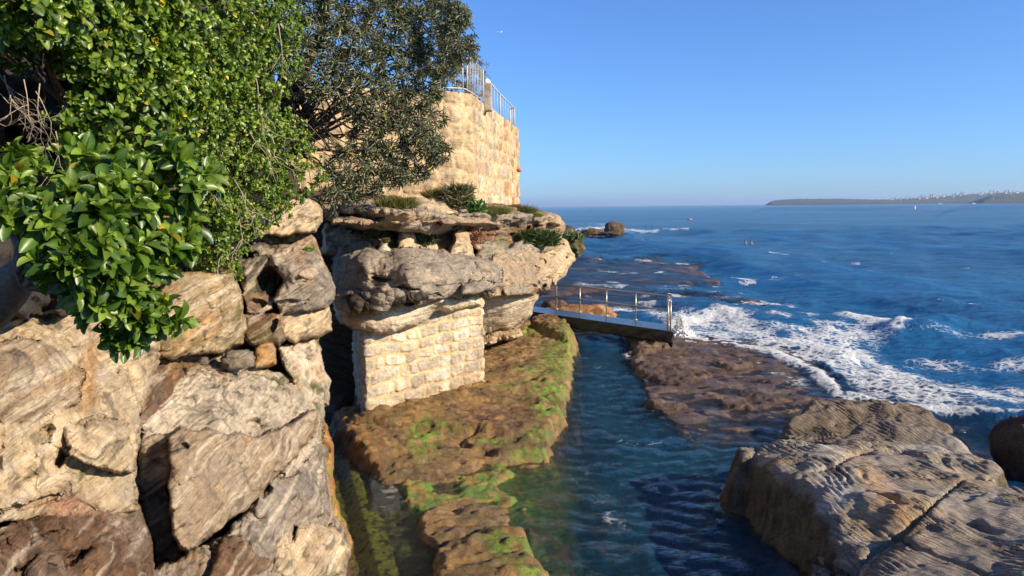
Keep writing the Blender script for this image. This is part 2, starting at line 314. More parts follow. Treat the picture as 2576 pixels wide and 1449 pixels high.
# ------------------------------------------------------------------ left cliff
A = [
 dict(poly=[(-80, 480), (640, 480), (700, 560), (790, 620), (815, 700), (800, 860), (806, 960), (800, 1100), (815, 1540), (-80, 1540)], R=.3, col=BROWN,
      dep=[(0, 600, 6.4), (0, 800, 5.9), (0, 1200, 5.2), (0, 1500, 4.6), (350, 1000, 7.0), (200, 1150, 5.6), (400, 600, 8.6), (400, 900, 8.1), (400, 1200, 7.6), (400, 1500, 7.2), (600, 880, 10.3), (700, 600, 11.9), (780, 900, 11.9), (780, 1200, 10.8), (780, 1500, 9.4)]),
 dict(poly=[(-80, 790), (130, 775), (250, 770), (400, 765), (405, 850), (392, 925), (360, 985), (352, 1090), (335, 1235), (150, 1290), (-80, 1330)], R=.28, col=CREAM,
      dep=[(0, 800, 5.5), (200, 790, 6.5), (390, 790, 7.6), (380, 920, 7.5), (345, 1010, 6.7), (345, 1200, 6.2), (200, 1000, 5.9), (190, 870, 6.1), (100, 930, 5.45), (250, 890, 6.75), (120, 1120, 5.2), (0, 1000, 5.0), (0, 1300, 4.6), (200, 1250, 5.3)], amp=.10),
 dict(poly=[(-80, 880), (60, 850), (150, 880), (205, 940), (190, 1010), (100, 1060), (-80, 1075)], R=.22, col=TAN, dep=[(0, 900, 4.9), (190, 960, 5.6), (0, 1050, 4.7)]),
 dict(poly=[(160, 1075), (230, 1050), (330, 1065), (342, 1130), (330, 1190), (250, 1180), (170, 1150)], R=.16, col=CREAM, dep=[(160, 1080, 5.3), (335, 1080, 6.0), (250, 1180, 5.3)]),
 dict(poly=[(-80, 1190), (60, 1180), (180, 1185), (320, 1175), (345, 1230), (345, 1290), (230, 1290), (90, 1300), (-80, 1330)], R=.12, col=CREAM, dep=[(0, 1200, 4.75), (330, 1190, 5.9), (0, 1310, 4.5)]),
 dict(poly=[(-80, 1340), (20, 1325), (100, 1295), (200, 1275), (300, 1262), (350, 1275), (372, 1330), (385, 1400), (392, 1540), (-80, 1540)], R=.22, col=BROWN,
      dep=[(0, 1330, 4.5), (360, 1300, 5.9), (0, 1500, 3.9), (370, 1500, 5.3), (180, 1400, 4.6)], amp=.12),
 dict(poly=[(352, 1000), (385, 960), (430, 928), (560, 915), (640, 925), (720, 945), (800, 950), (815, 985), (810, 1060), (800, 1110), (815, 1200), (760, 1240), (600, 1240), (400, 1200), (345, 1130)], R=.25, col=(.50, .41, .30),
      dep=[(400, 950, 8.3), (600, 925, 9.6), (790, 960, 10.9), (360, 1080, 6.9), (550, 1090, 7.5), (700, 1090, 8.6), (800, 1150, 9.9), (400, 1200, 7.3), (760, 1230, 9.0)]),
 dict(poly=[(425, 1098), (455, 1080), (545, 1085), (640, 1100), (700, 1085), (760, 1050), (795, 1035), (790, 1080), (750, 1130), (700, 1190), (650, 1250), (600, 1290), (530, 1340), (480, 1385), (455, 1380), (438, 1330), (428, 1250), (432, 1170)], R=.10, col=TAN,
      dep=[(430, 1100, 6.75), (435, 1340, 6.0), (480, 1385, 6.0), (760, 1060, 8.9), (600, 1290, 7.0), (600, 1100, 7.3)]),
 dict(poly=[(345, 1100), (430, 1090), (440, 1380), (560, 1400), (560, 1500), (390, 1540), (385, 1380), (360, 1280)], R=.1, col=TAN,
      dep=[(350, 1120, 6.9), (430, 1130, 7.0), (400, 1250, 7.25), (440, 1370, 7.1), (420, 1480, 6.5)]),
 dict(poly=[(380, 1440), (470, 1400), (560, 1350), (620, 1290), (655, 1240), (720, 1180), (790, 1110), (812, 1130), (822, 1220), (838, 1300), (872, 1352), (885, 1390), (872, 1450), (850, 1540), (380, 1540)], R=.3, col=GREY,
      dep=[(800, 1120, 9.9), (870, 1380, 9.0), (650, 1260, 7.6), (500, 1410, 6.5), (600, 1500, 6.3), (850, 1500, 8.4), (740, 1330, 7.9)], amp=.12),
 dict(poly=[(640, 1235), (700, 1200), (760, 1190), (800, 1230), (812, 1290), (770, 1320), (700, 1325), (650, 1300)], R=.22, col=GREY, dep=[(650, 1250, 7.45), (800, 1250, 8.6), (720, 1320, 7.8)]),
 dict(poly=[(700, 1345), (790, 1315), (850, 1335), (878, 1380), (862, 1440), (760, 1470), (680, 1440)], R=.25, col=CREAM, dep=[(700, 1350, 7.4), (870, 1370, 8.6), (760, 1470, 7.4)]),
 dict(poly=[(560, 1360), (640, 1330), (700, 1350), (690, 1420), (600, 1470), (520, 1460)], R=.15, col=BROWN, dep=[(560, 1380, 6.6), (700, 1360, 7.6), (600, 1460, 6.4)]),
 dict(poly=[(800, 1050), (822, 1075), (832, 1130), (838, 1200), (858, 1300), (880, 1350), (893, 1400), (905, 1470), (910, 1540), (830, 1540), (800, 1300)], R=.2, col=OCHRE,
      dep=[(805, 1060, 12.6), (835, 1160, 11.3), (870, 1330, 9.7), (895, 1450, 9.1), (810, 1300, 9.9)], amp=.1),
 dict(poly=[(395, 740), (440, 690), (585, 690), (602, 740), (608, 790), (618, 830), (606, 862), (560, 888), (470, 892), (425, 906), (398, 885)], R=.22, col=(.42, .29, .15),
      dep=[(400, 760, 7.7), (600, 800, 9.2), (420, 890, 7.8), (600, 870, 9.4), (500, 800, 8.1)], amp=.12),
 dict(poly=[(590, 630), (650, 615), (700, 620), (705, 700), (690, 735), (610, 735)], R=.12, col=DARK, dep=[(600, 640, 10.4), (700, 650, 10.9), (650, 730, 10.3)], amp=.3),
 dict(poly=[(605, 738), (650, 728), (690, 742), (688, 780), (620, 790)], R=.08, col=BROWN, dep=[(600, 740, 10.1), (690, 760, 10.4), (650, 790, 10.1)]),
 dict(poly=[(612, 795), (660, 785), (705, 790), (722, 850), (700, 870), (640, 868), (614, 850)], R=.15, col=BROWN, dep=[(615, 800, 9.9), (710, 810, 10.2), (650, 868, 9.9)]),
 dict(poly=[(683, 640), (740, 622), (790, 632), (808, 655), (826, 690), (842, 722), (838, 752), (818, 772), (780, 782), (700, 792), (690, 752), (712, 705), (676, 668)], R=.3, col=GREY,
      dep=[(690, 650, 10.5), (830, 720, 11.3), (700, 780, 10.1), (760, 700, 10.35), (810, 640, 11.3)], amp=.1),
 dict(poly=[(698, 786), (780, 775), (826, 765), (828, 830), (800, 848), (745, 862), (705, 848)], R=.22, col=CREAM, dep=[(700, 800, 10.4), (820, 790, 11.3), (740, 860, 10.6)]),
 dict(poly=[(646, 872), (665, 857), (690, 868), (694, 912), (640, 925)], R=.12, col=OCHRE, dep=[(650, 870, 9.9), (690, 900, 9.95), (650, 920, 9.7)]),
 dict(poly=[(700, 876), (745, 862), (790, 846), (802, 890), (822, 955), (824, 1010), (790, 1010), (735, 960)], R=.25, col=PALE, dep=[(700, 880, 10.5), (800, 880, 11.4), (820, 1000, 11.2), (740, 960, 10.1)]),
 dict(poly=[(630, 612), (660, 588), (730, 582), (780, 590), (800, 618), (808, 650), (700, 640), (640, 645)], R=.1, col=TAN, dep=[(640, 600, 11.2), (800, 620, 11.9), (700, 640, 10.8)], amp=.2),
 dict(poly=[(560, 560), (650, 520), (720, 500), (775, 502), (802, 528), (810, 556), (792, 578), (730, 588), (650, 592), (560, 640)], R=.22, col=CREAM, dep=[(600, 560, 10.6), (800, 545, 11.6), (700, 585, 10.7)]),
]
HA = [(670, 1236, 12, 24, .35, 35), (297, 905, 11, 44, .25, 5), (415, 843, 17, 8, .3, -8), (200, 1072, 26, 9, .22, 5), (156, 1150, 8, 22, .2, 0), (642, 1072, 34, 18, .25, 10), (118, 1085, 18, 15, .2, 0),
      (736, 1338, 9, 17, .2, 0), (700, 1195, 16, 8, .15, -20), (330, 955, 14, 6, .12, 0), (735, 760, 45, 6, .12, -4), (760, 700, 20, 10, .12, 0), (662, 705, 16, 24, .22, 20), (650, 760, 22, 8, .15, 0), (625, 640, 30, 12, .3, 0),
      (60, 1270, 120, 6, .12, -14), (210, 1395, 90, 7, .18, -28), (120, 1350, 70, 6, .14, -16), (60, 1420, 50, 12, .2, -30), (460, 1215, 20, 8, .12, -30), (450, 1130, 25, 9, .1, -30), (352, 1060, 4, 60, .15, 0),
      (345, 1200, 5, 90, .25, 2), (775, 1150, 26, 5, .15, -35), (610, 1370, 40, 6, .12, -20), (690, 690, 6, 24, .15, 0), (690, 820, 7, 18, .2, 10), (770, 860, 50, 4, .15, -12)]
px, py, wx, wy, V, keep, ID, C, D = relief((-80, 925, 470, 1540), 2.0, A, 8, 3, HA)
n = -gridnormal(V); dist = V[..., 1]
q = strat(V, (-.50, -.12, .85), 6.5, .15); st = ridged(q, 3, 11); st2 = fbm(strat(V, (-.50, -.12, .85), 26, .10, 4), 2, 17)
f0 = fbm(V*1.1, 3, 21); f1 = fbm(V*3.1, 4, 31); f2 = fbm(V*9, 4, 41); cel, cel2 = worley(V*2.6+f1[..., None]*.25, 3)
inn = ss(-6, 10, D)
soft = np.isin(ID, [1, 2, 3, 4])                              # smoother cream faces
disp = f0*.055+f1*.024+(f2*.012)+(st-.4)*.020*(~soft*1+.4)+st2*.010-ss(.30, .1, cel)*.05*(f0 > 0)
crack = ss(.05, .0, np.abs(fbm(V*.9+5, 3, 51)+.05))*.028
V = V + n*((disp-crack)*inn)[..., None]
z = V[..., 2]
t = fbm(V*1.6, 4, 61); t2 = fbm(V*5, 4, 71); t3 = fbm(strat(V, (-.50, -.12, .85), 13, .12, 8), 3, 81)
C = mixc(C, GREY, ss(.05, .6, t)*.42); C = mixc(C, OCHRE, ss(.15, .65, fbm(V*1.1+7, 4, 91))*.45); C = mixc(C, PALE, ss(.05, .5, t3)*.55); C = mixc(C, DARK, ss(.30, .8, t2-.6*t3)*.6)
C = mixc(C, DARK, ss(.03, .0, np.abs(fbm(V*.9+5, 3, 51)+.05))*.5)
band = np.exp(-((px-210+(py-1000)*.15)/22)**2)*ss(830, 880, py)*ss(1080, 1000, py); C = mixc(C, (.46, .25, .10), band*.8)
C = mixc(C, (.36, .15, .08), np.exp(-(((px-170)/70)**2+((py-1270)/26)**2))*.8)
for mx, my, mw, mh, am in [(700, 960, 55, 22, .9), (790, 985, 25, 50, .9), (480, 915, 60, 14, .9), (600, 760, 14, 60, .8), (500, 870, 90, 22, .45), (655, 845, 45, 30, .55), (230, 1175, 90, 25, .45), (815, 1100, 18, 80, .6), (660, 700, 40, 60, .4), (870, 1480, 60, 60, .5), (835, 1190, 16, 60, .35)]:
    C = mixc(C, MOSS, am*np.exp(-(((px-mx)/mw)**2+((py-my)/mh)**2))*ss(-.35, .25, t2))
low = (ID == 13)
C = np.where(low[..., None], mixc(mixc(C*0+np.array(OCHRE), (.33, .12, .04), ss(-.1, .5, t)), (.30, .27, .04), ss(.1, .5, t2)), C)
wet = np.clip(ss(.35, .05, z)*.8 + low*.35, 0, 1)
att = np.concatenate([C, wet[..., None]], -1).reshape(-1, 4)
Fc = gridfaces(keep); Vv, Fc, att = compact(V.reshape(-1, 3), Fc, att); Vv, Fc, att = skirt(Vv, Fc, 0, (-1.2, 1.6, -.3), att)
VA = V.copy(); onA = lambda x, y: VA[int((y-470)/2), int((x+80)/2)]
tag(build('cliff', Vv, Fc, M_cliff, col=att), kind='structure')

# ------------------------------------------------------------------ overhanging cliff in the middle
def cc(*p): return [(818+a*.2646, 485.6+b*.2646) for a, b in p]
def cd(*p): return [(818+a*.2646, 485.6+b*.2646, Y) for a, b, Y in p]
B = [
 dict(poly=[(770, 480), (1300, 520), (1400, 545), (1420, 560), (1395, 640), (1350, 700), (1340, 770), (1310, 830), (1290, 860), (1200, 870), (1170, 990), (1000, 1060), (770, 1060)], R=.4, col=BROWN,
      dep=[(780, 560, 18.6), (780, 850, 18.4), (780, 1000, 17.0), (900, 900, 18.2), (850, 1050, 16.2), (1000, 600, 18.2), (1200, 600, 20.5), (1300, 700, 23), (1300, 840, 24), (1400, 600, 26.5), (1000, 800, 18.5), (1200, 840, 23)]),
 # terrace on top, in front of the retaining wall
 dict(poly=[(795, 505), (850, 492), (1000, 500), (1190, 515), (1315, 524), (1408, 545), (1408, 560), (1200, 560), (840, 560)], R=.12, col=TAN,
      dep=[(850, 535, 14.9), (850, 500, 18), (1200, 545, 19.6), (1200, 520, 20.6), (1310, 524, 28), (1400, 548, 26.5), (1000, 505, 19)]),
 dict(poly=cc((790, 80), (1000, 55), (1200, 70), (1170, 150), (1260, 195), (900, 190), (800, 150)), R=.15, col=CREAM, dep=cd((800, 100, 18), (1200, 100, 19.4), (1000, 190, 17.2)), amp=.2),
 # top slab
 dict(poly=cc((130, 140), (620, 165), (840, 185), (1020, 190), (1200, 232), (1500, 205), (1900, 215), (2130, 222), (2240, 262), (2225, 322), (2110, 335), (2050, 350), (1950, 440), (1700, 452), (1560, 430), (1350, 372), (1100, 392), (820, 352), (480, 342), (190, 300)), R=.22, col=GREY,
      dep=cd((180, 230, 14.6), (500, 250, 14.7), (820, 260, 15.4), (820, 340, 15.5), (1100, 280, 17.2), (1100, 385, 18.9), (1500, 230, 19.6), (1500, 300, 20.6), (1560, 420, 22.4), (1900, 230, 23), (1900, 420, 25.8), (2200, 290, 27)), amp=.25),
 # recess walls and pillars
 dict(poly=cc((0, 300), (700, 320), (1250, 340), (1400, 420), (1400, 640), (600, 640), (0, 560)), R=.1, col=CREAM, dep=cd((50, 400, 17.6), (500, 400, 17.3), (1100, 420, 19.3), (1100, 600, 18.4), (100, 560, 15.9), (1380, 500, 20.2)), amp=.3),
 dict(poly=cc((700, 330), (790, 320), (815, 390), (840, 425), (850, 480), (880, 500), (892, 560), (680, 560), (700, 480), (715, 420)), R=.2, col=CREAM, dep=cd((720, 400, 16.6), (850, 500, 16.8), (700, 550, 16.2))),
 dict(poly=cc((1230, 380), (1300, 350), (1358, 378), (1358, 460), (1375, 540), (1398, 580), (1390, 620), (1325, 622), (1240, 600), (1200, 560), (1240, 480)), R=.22, col=CREAM, dep=cd((1240, 450, 18.3), (1380, 580, 18.6), (1300, 600, 18.0))),
 dict(poly=cc((1390, 640), (1480, 540), (1400, 480), (1640, 445), (1720, 470), (1700, 540), (1900, 430), (2080, 390), (2120, 520), (1950, 590), (1750, 600), (1560, 650)), R=.25, col=GREY, dep=cd((1400, 620, 19.0), (1650, 460, 21.2), (2050, 450, 24.2), (1700, 600, 20.3))),
 # lower bulge
 dict(poly=cc((130, 515), (300, 480), (420, 480), (520, 560), (660, 548), (900, 552), (1120, 560), (1300, 600), (1480, 625), (1560, 650), (1640, 700), (1620, 860), (1560, 940), (1440, 960), (1330, 1000), (1200, 985), (1050, 1010), (980, 1040), (850, 1065), (500, 1130), (260, 1130), (120, 1090), (60, 900), (100, 700)), R=.45, col=GREY,
      dep=cd((150, 560, 15.6), (150, 900, 15.0), (400, 600, 14.7), (600, 560, 15.4), (400, 800, 14.0), (800, 750, 13.7), (800, 1000, 13.75), (400, 1050, 13.8), (1100, 700, 14.8), (1100, 575, 16.4), (1400, 800, 15.7), (1400, 640, 17.3), (1100, 950, 14.3), (1400, 940, 15.8)), amp=.16),
 dict(poly=cc((420, 880), (560, 830), (700, 850), (860, 930), (1000, 960), (900, 1030), (600, 1080), (300, 1120), (240, 1010)), R=.3, col=DARK, dep=cd((300, 1000, 13.9), (900, 960, 13.65), (600, 1060, 13.6)), amp=.12),
 dict(poly=cc((1300, 880), (1480, 840), (1610, 870), (1580, 905), (1440, 935), (1300, 960)), R=.14, col=GREY, dep=cd((1300, 900, 14.9), (1600, 880, 15.9), (1450, 930, 15.2))),
 # right hand part of the bulge
 dict(poly=cc((1480, 640), (1620, 590), (1850, 560), (2030, 560), (2150, 620), (2200, 760), (2130, 850), (2040, 900), (1900, 935), (1750, 975), (1440, 975), (1430, 800)), R=.4, col=TAN,
      dep=cd((1500, 680, 18.6), (1500, 940, 16.6), (1850, 600, 21), (2150, 700, 23.3), (2050, 900, 21.6), (1750, 850, 18.9), (1700, 960, 18.6)), amp=.3),
 dict(poly=cc((1700, 900), (1880, 865), (2030, 870), (2055, 905), (1960, 935), (1740, 970)), R=.12, col=GREY, dep=cd((1700, 930, 18.4), (2050, 890, 21.1), (1850, 950, 19.4))),
 # honeycombed end
 dict(poly=cc((1950, 420), (2080, 385), (2200, 395), (2240, 450), (2300, 480), (2350, 570), (2345, 640), (2290, 710), (2262, 790), (2190, 835), (2100, 800), (2000, 700), (1930, 560)), R=.5, col=CREAM,
      dep=cd((2000, 450, 24.6), (2330, 600, 27.5), (2250, 780, 25.2), (2050, 700, 22.8), (2200, 420, 28)), amp=.4),
 dict(poly=cc((2030, 840), (2110, 830), (2120, 880), (2050, 905)), R=.15, col=GREY, dep=cd((2050, 860, 21.5), (2110, 850, 21.9), (2060, 900, 21.5))),
 # pale undersides above the pier
 dict(poly=cc((90, 900), (260, 1110), (560, 1100), (900, 1045), (1060, 990), (1440, 930), (1475, 1060), (1200, 1120), (1080, 1120), (900, 1225), (760, 1290), (640, 1335), (480, 1325), (330, 1290), (180, 1220), (100, 1100)), R=.35, col=PALE,
      dep=cd((150, 1100, 14.6), (300, 1130, 14.0), (300, 1280, 13.95), (640, 1320, 14.25), (700, 1150, 14.3), (900, 1210, 14.7), (1100, 1020, 14.8), (1100, 1110, 15.2), (1440, 1000, 16.4))),
 # pale rock behind the pier
 dict(poly=cc((1420, 940), (1600, 985), (1760, 960), (1900, 930), (2035, 905), (2010, 990), (1965, 1080), (1930, 1160), (1850, 1220), (1760, 1270), (1600, 1310), (1480, 1345), (1380, 1400)), R=.5, col=PALE,
      dep=cd((1460, 1000, 18.9), (1470, 1320, 21.3), (2020, 940, 21.8), (1900, 1150, 22.6), (1700, 1050, 20.1), (1700, 1280, 22.0))),
 dict(poly=cc((1380, 1400), (1480, 1345), (1640, 1300), (1780, 1255), (1830, 1280), (1862, 1330), (1830, 1360), (1700, 1370), (1480, 1430)), R=.2, col=CREAM, dep=cd((1480, 1390, 21.6), (1850, 1320, 22.6), (1650, 1370, 21.6))),
]
HB = [tuple([818+a*.2646, 485.6+b*.2646, c*.2646, d*.2646, e, f_]) for a, b, c, d, e, f_ in [(540, 810, 95, 24, .45, 6), (770, 905, 150, 26, .25, 10), (1200, 870, 160, 14, .12, -6), (700, 660, 200, 10, .06, 4), (430, 760, 70, 14, .12, 10), (790, 1045, 60, 24, .3, 0), (1400, 720, 60, 60, .22, 40), (1400, 800, 70, 25, .2, 0),
      (1010, 960, 130, 22, .2, 10), (1720, 830, 40, 24, .25, -20), (1950, 890, 100, 24, .35, 0), (2150, 590, 50, 26, .35, -20), (2200, 700, 40, 30, .35, -30), (2080, 640, 40, 30, .3, 30), (2240, 500, 36, 24, .35, 0), (2290, 600, 26, 40, .4, 20), (2150, 810, 40, 20, .3, 0), (2080, 870, 24, 16, .4, 0), (2120, 460, 44, 22, .35, 10), (2010, 720, 36, 30, .3, 0),
      (1090, 290, 30, 14, .3, 0), (400, 240, 60, 24, .2, 0), (540, 240, 20, 12, .25, 0), (1750, 400, 60, 12, .4, -25), (1900, 350, 60, 14, .4, -35), (1600, 390, 80, 12, .35, -15), (1300, 320, 120, 14, .3, -8), (2000, 300, 50, 12, .3, -35), (300, 930, 160, 30, .12, 8)]]
px, py, wx, wy, V, keep, ID, C, D = relief((770, 1460, 470, 1065), 1.5, B, 6, 9, HB, 40.)
n = -gridnormal(V)
q = strat(V, (.05, -.05, 1), 4.2); st = ridged(q, 3, 12); f0 = fbm(V*np.array([.7, .7, 1.6]), 3, 22); f1 = fbm(V*np.array([1.5, 1.5, 4.2]), 4, 32); f2 = fbm(V*8, 3, 42)
cel, cel2 = worley(V*np.array([2.0, 1.4, 2.6])+f1[..., None]*.3, 13); hc = ss(1350, 1390, px+py*.1-60)
inn = ss(-4, 8, D); soft = np.isin(ID, [15, 16])
disp = (f0*.10+f1*.040)*np.where(soft, .25, 1)+f2*.012+(st-.4)*.06*np.where(soft, .3, 1)-ss(.36, .10, cel)*(.04*ss(.1, .6, f0)+.24*hc)*np.where(np.isin(ID, [8, 9, 15, 16]), 0, 1)
V = V+n*(disp*inn)[..., None]
t = fbm(V*1.3, 4, 62); t2 = fbm(V*4, 4, 72); t3 = fbm(strat(V, (.05, -.05, 1), 8, .3, 9), 3, 82)
C = np.where(soft[..., None], mixc(mixc(C, CREAM, ss(0, .6, t)*.7), GREY, ss(.3, .7, t3)*.35), mixc(mixc(mixc(C, GREY, ss(.1, .6, t)*.45), CREAM, ss(.1, .6, t3)*.5), DARK, ss(.25, .7, t2+.3*t3)*.6))
C = mixc(C, (.33, .19, .12), ss(.3, .7, fbm(V*.8+11, 3, 93))*.4*(~soft))
C = mixc(C, CREAM, hc*.45); C = mixc(C, (.05, .036, .024), (ID == 0)*ss(1010, 880, px)*.85)  # rock behind the cleft painted near black to stand for its deep shade
C = mixc(C, (.42, .27, .13), np.exp(-(((px-1020)/50)**2+((py-545)/14)**2))*.6)
C = mixc(C, (.33, .17, .06), np.exp(-(((px-900)/60)**2+((py-800)/16)**2))*.75)
C = mixc(C, OCHRE, np.exp(-(((px-1350)/14)**2+((py-735)/14)**2))*.7)
for mx, my, mw, mh, am in [(1258, 612, 14, 18, .7), (1225, 640, 25, 10, .4), (1385, 625, 20, 10, .4)]:
    C = mixc(C, (.16, .17, .06), am*np.exp(-(((px-mx)/mw)**2+((py-my)/mh)**2)))
wet = ss(.5, .1, V[..., 2])*.7
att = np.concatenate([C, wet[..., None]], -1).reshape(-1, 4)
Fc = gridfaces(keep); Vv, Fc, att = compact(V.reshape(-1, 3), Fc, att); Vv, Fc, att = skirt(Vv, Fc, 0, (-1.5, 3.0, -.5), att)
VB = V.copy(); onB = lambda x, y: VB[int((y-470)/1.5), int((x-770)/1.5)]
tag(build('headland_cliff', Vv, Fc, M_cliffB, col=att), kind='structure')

# ------------------------------------------------------------------ plan height fields: ledge, boulders, reef
def dpx(*p): return [(767+a*.559, 639+b*.559) for a, b in p]
def plan(poly_px, z0): q = PZ(np.array([p[0] for p in poly_px]), np.array([p[1] for p in poly_px]), z0); return q[:, :2]
def crbf(p):
    f = rbf(p, .02); lo, hi = min(q[2] for q in p)-.05, max(q[2] for q in p)+.05
    return lambda x, y: np.clip(f(x, y), lo, hi)
class HF:
    def __init__(s, patches, warp=.12, seed=0, floor=-1.9):
        s.p = [(plan(a['poly'], a['z0']), crbf([(*PZ(x, y, zz)[:2], zz) for x, y, zz in a['z']]) if len(a['z']) > 1 else (lambda x, y, zz=a['z'][0][2]: x*0+zz), a) for a in patches]
        s.warp, s.seed, s.floor = warp, seed, floor
    def __call__(s, x, y):
        q = np.stack([x*1.3, y*1.3, x*0+s.seed], -1); wx = x+fbm(q, 4, s.seed)*s.warp; wy = y+fbm(q+5.5, 4, s.seed+3)*s.warp
        H = np.full(x.shape, s.floor); I = np.zeros(x.shape, int)-1; DD = np.full(x.shape, -9.)
        for i, (poly, zf, a) in enumerate(s.p):
            m = 2.0; sub = (x > poly[:, 0].min()-m) & (x < poly[:, 0].max()+m) & (y > poly[:, 1].min()-m) & (y < poly[:, 1].max()+m)
            if not sub.any(): continue
            d = -polysdf(wx[sub], wy[sub], poly); Rr = a.get('R', .2); z = zf(x[sub], y[sub]); amp = a.get('amp', 0)
            if amp: z = z+amp*fbm(q[sub]*a.get('af', .8)+i, 4, i+7)
            dd = np.clip(d, 0, Rr); h = np.where(d >= 0, z-(Rr-np.sqrt(np.maximum(Rr**2-(Rr-dd)**2, 0))), z-Rr+d*a.get('slope', 2.5))
            hs, is_, ds = H[sub], I[sub], DD[sub]; b = h > hs; hs[b] = h[b]; is_[b] = i; ds[b] = d[b]; H[sub], I[sub], DD[sub] = hs, is_, ds
        return H, I, DD
def sheet(name, hf, xr, yr, step, dispf, mat, zmin=-1.85, kind='structure', label=None, cat=None, hmul=None):
    x, y = np.meshgrid(np.arange(*xr, step), np.arange(*yr, step)); H, I, DD = hf(x, y); V = np.stack([x, y, H], -1)
    n = gridnormal(V); V, C, wet = dispf(V, n, I, DD)
    keep = H > zmin; Fc = gridfaces(keep)[:, ::-1]; att = np.concatenate([C, wet[..., None]], -1).reshape(-1, 4)
    Vv, Fc, att = compact(V.reshape(-1, 3), Fc, att); Vv, Fc, att = skirt(Vv, Fc, 0, (0, 0, -.6), att)
    return tag(build(name, Vv, Fc, mat, col=att), label, cat, kind=kind)
def pxof(V):                                                 # view pixel of a world point
    d = V-np.array([0, 0, CAMH]); k = d@fwd; return 1288+F*(d@rgt)/k, 724.5-F*(d@upv)/k

LEDGE = HF([
 dict(poly=dpx((120, 735), (300, 700), (200, 500), (700, 330), (900, 300), (1010, 300), (1180, 290), (1192, 400), (1192, 520), (1168, 590), (1150, 690), (1090, 770)), z0=.5, z=[(850, 1050, .42), (935, 1035, .50), (1210, 970, .50), (1400, 820, .42), (1400, 950, .34), (1350, 1070, .22)], R=.16, slope=3.0, amp=.08),
 dict(poly=dpx((120, 740), (300, 715), (480, 700), (760, 780), (1100, 850), (1095, 905), (900, 965), (650, 1055), (560, 1088), (460, 1092), (430, 1050), (330, 975), (250, 900), (170, 800)), z0=.2, z=[(850, 1050, .40), (930, 1040, .46), (900, 1130, .34), (1000, 1220, .06), (1060, 1245, .02), (1250, 1180, .02), (1150, 1130, .16), (1370, 1120, .10)], R=.14, slope=2.6, amp=.07),
 dict(poly=dpx((480, 690), (700, 560), (1000, 600), (1150, 690), (1090, 770), (900, 790), (700, 770)), z0=.4, z=[(1100, 1020, .46), (1350, 1040, .36)], R=.1, slope=2, amp=.08),
 dict(poly=dpx((700, 850), (860, 800), (1080, 800), (1100, 850), (1085, 895), (900, 890), (760, 880)), z0=.2, z=[(1180, 1110, .25), (1370, 1120, .26)], R=.08, slope=3, amp=.10),
 dict(poly=dpx((1020, 300), (1080, 280), (1150, 300), (1190, 330), (1185, 380), (1120, 370), (1040, 330)), z0=.5, z=[(1400, 820, .66)], R=.15, slope=2, amp=.08),
 dict(poly=dpx((880, 330), (980, 290), (1030, 300), (1000, 350), (900, 370)), z0=.5, z=[(1300, 830, .5)], R=.15, slope=1.5, amp=.06),
 # drowned green part
 dict(poly=dpx((430, 1090), (640, 1060), (900, 960), (1110, 890), (1150, 1050), (1150, 1250), (1180, 1400), (1230, 1600), (1000, 1600), (1000, 1260), (800, 1260), (560, 1220), (470, 1190)), z0=-.2, z=[(1010, 1260, .06), (1150, 1235, .05), (1230, 1260, .0), (1350, 1160, -.05), (1350, 1290, -.10)], R=.1, slope=.8, amp=.10),
 # front rock
 dict(poly=dpx((505, 1170), (600, 1120), (760, 1090), (900, 1120), (940, 1180), (900, 1240), (700, 1290), (600, 1310), (525, 1270)), z0=.08, z=[(1070, 1300, .12), (1220, 1270, .05), (1160, 1340, .14)], R=.12, slope=2.2, amp=.03),
 dict(poly=dpx((575, 1290), (680, 1225), (800, 1190), (900, 1200), (985, 1210), (1022, 1290), (1040, 1350), (1100, 1420), (1135, 1470), (1180, 1640), (590, 1640)), z0=.3, z=[(1110, 1370, .22), (1310, 1330, .28), (1330, 1449, .34), (1120, 1449, .40)], R=.18, slope=2.6, amp=.05),
 # gutter floor, step and tiled slab
 dict(poly=dpx((120, 760), (170, 880), (250, 1010), (300, 1120), (350, 1220), (400, 1330), (440, 1500), (440, 1640), (120, 1640), (60, 1100), (60, 760)), z0=-.1, z=[(850, 1100, -.10), (900, 1300, -.12), (930, 1449, -.16)], R=.05, slope=3, amp=.02),
 dict(poly=dpx((280, 975), (330, 985), (430, 1050), (460, 1095), (405, 1150), (350, 1150), (300, 1145)), z0=-.01, z=[(960, 1230, -.005)], R=.03, slope=3),
 dict(poly=dpx((300, 1150), (470, 1150), (620, 1280), (610, 1640), (420, 1640), (420, 1400)), z0=-.2, z=[(1000, 1400, -.09)], R=.1, slope=1.5, amp=.1),
], .07, 2)
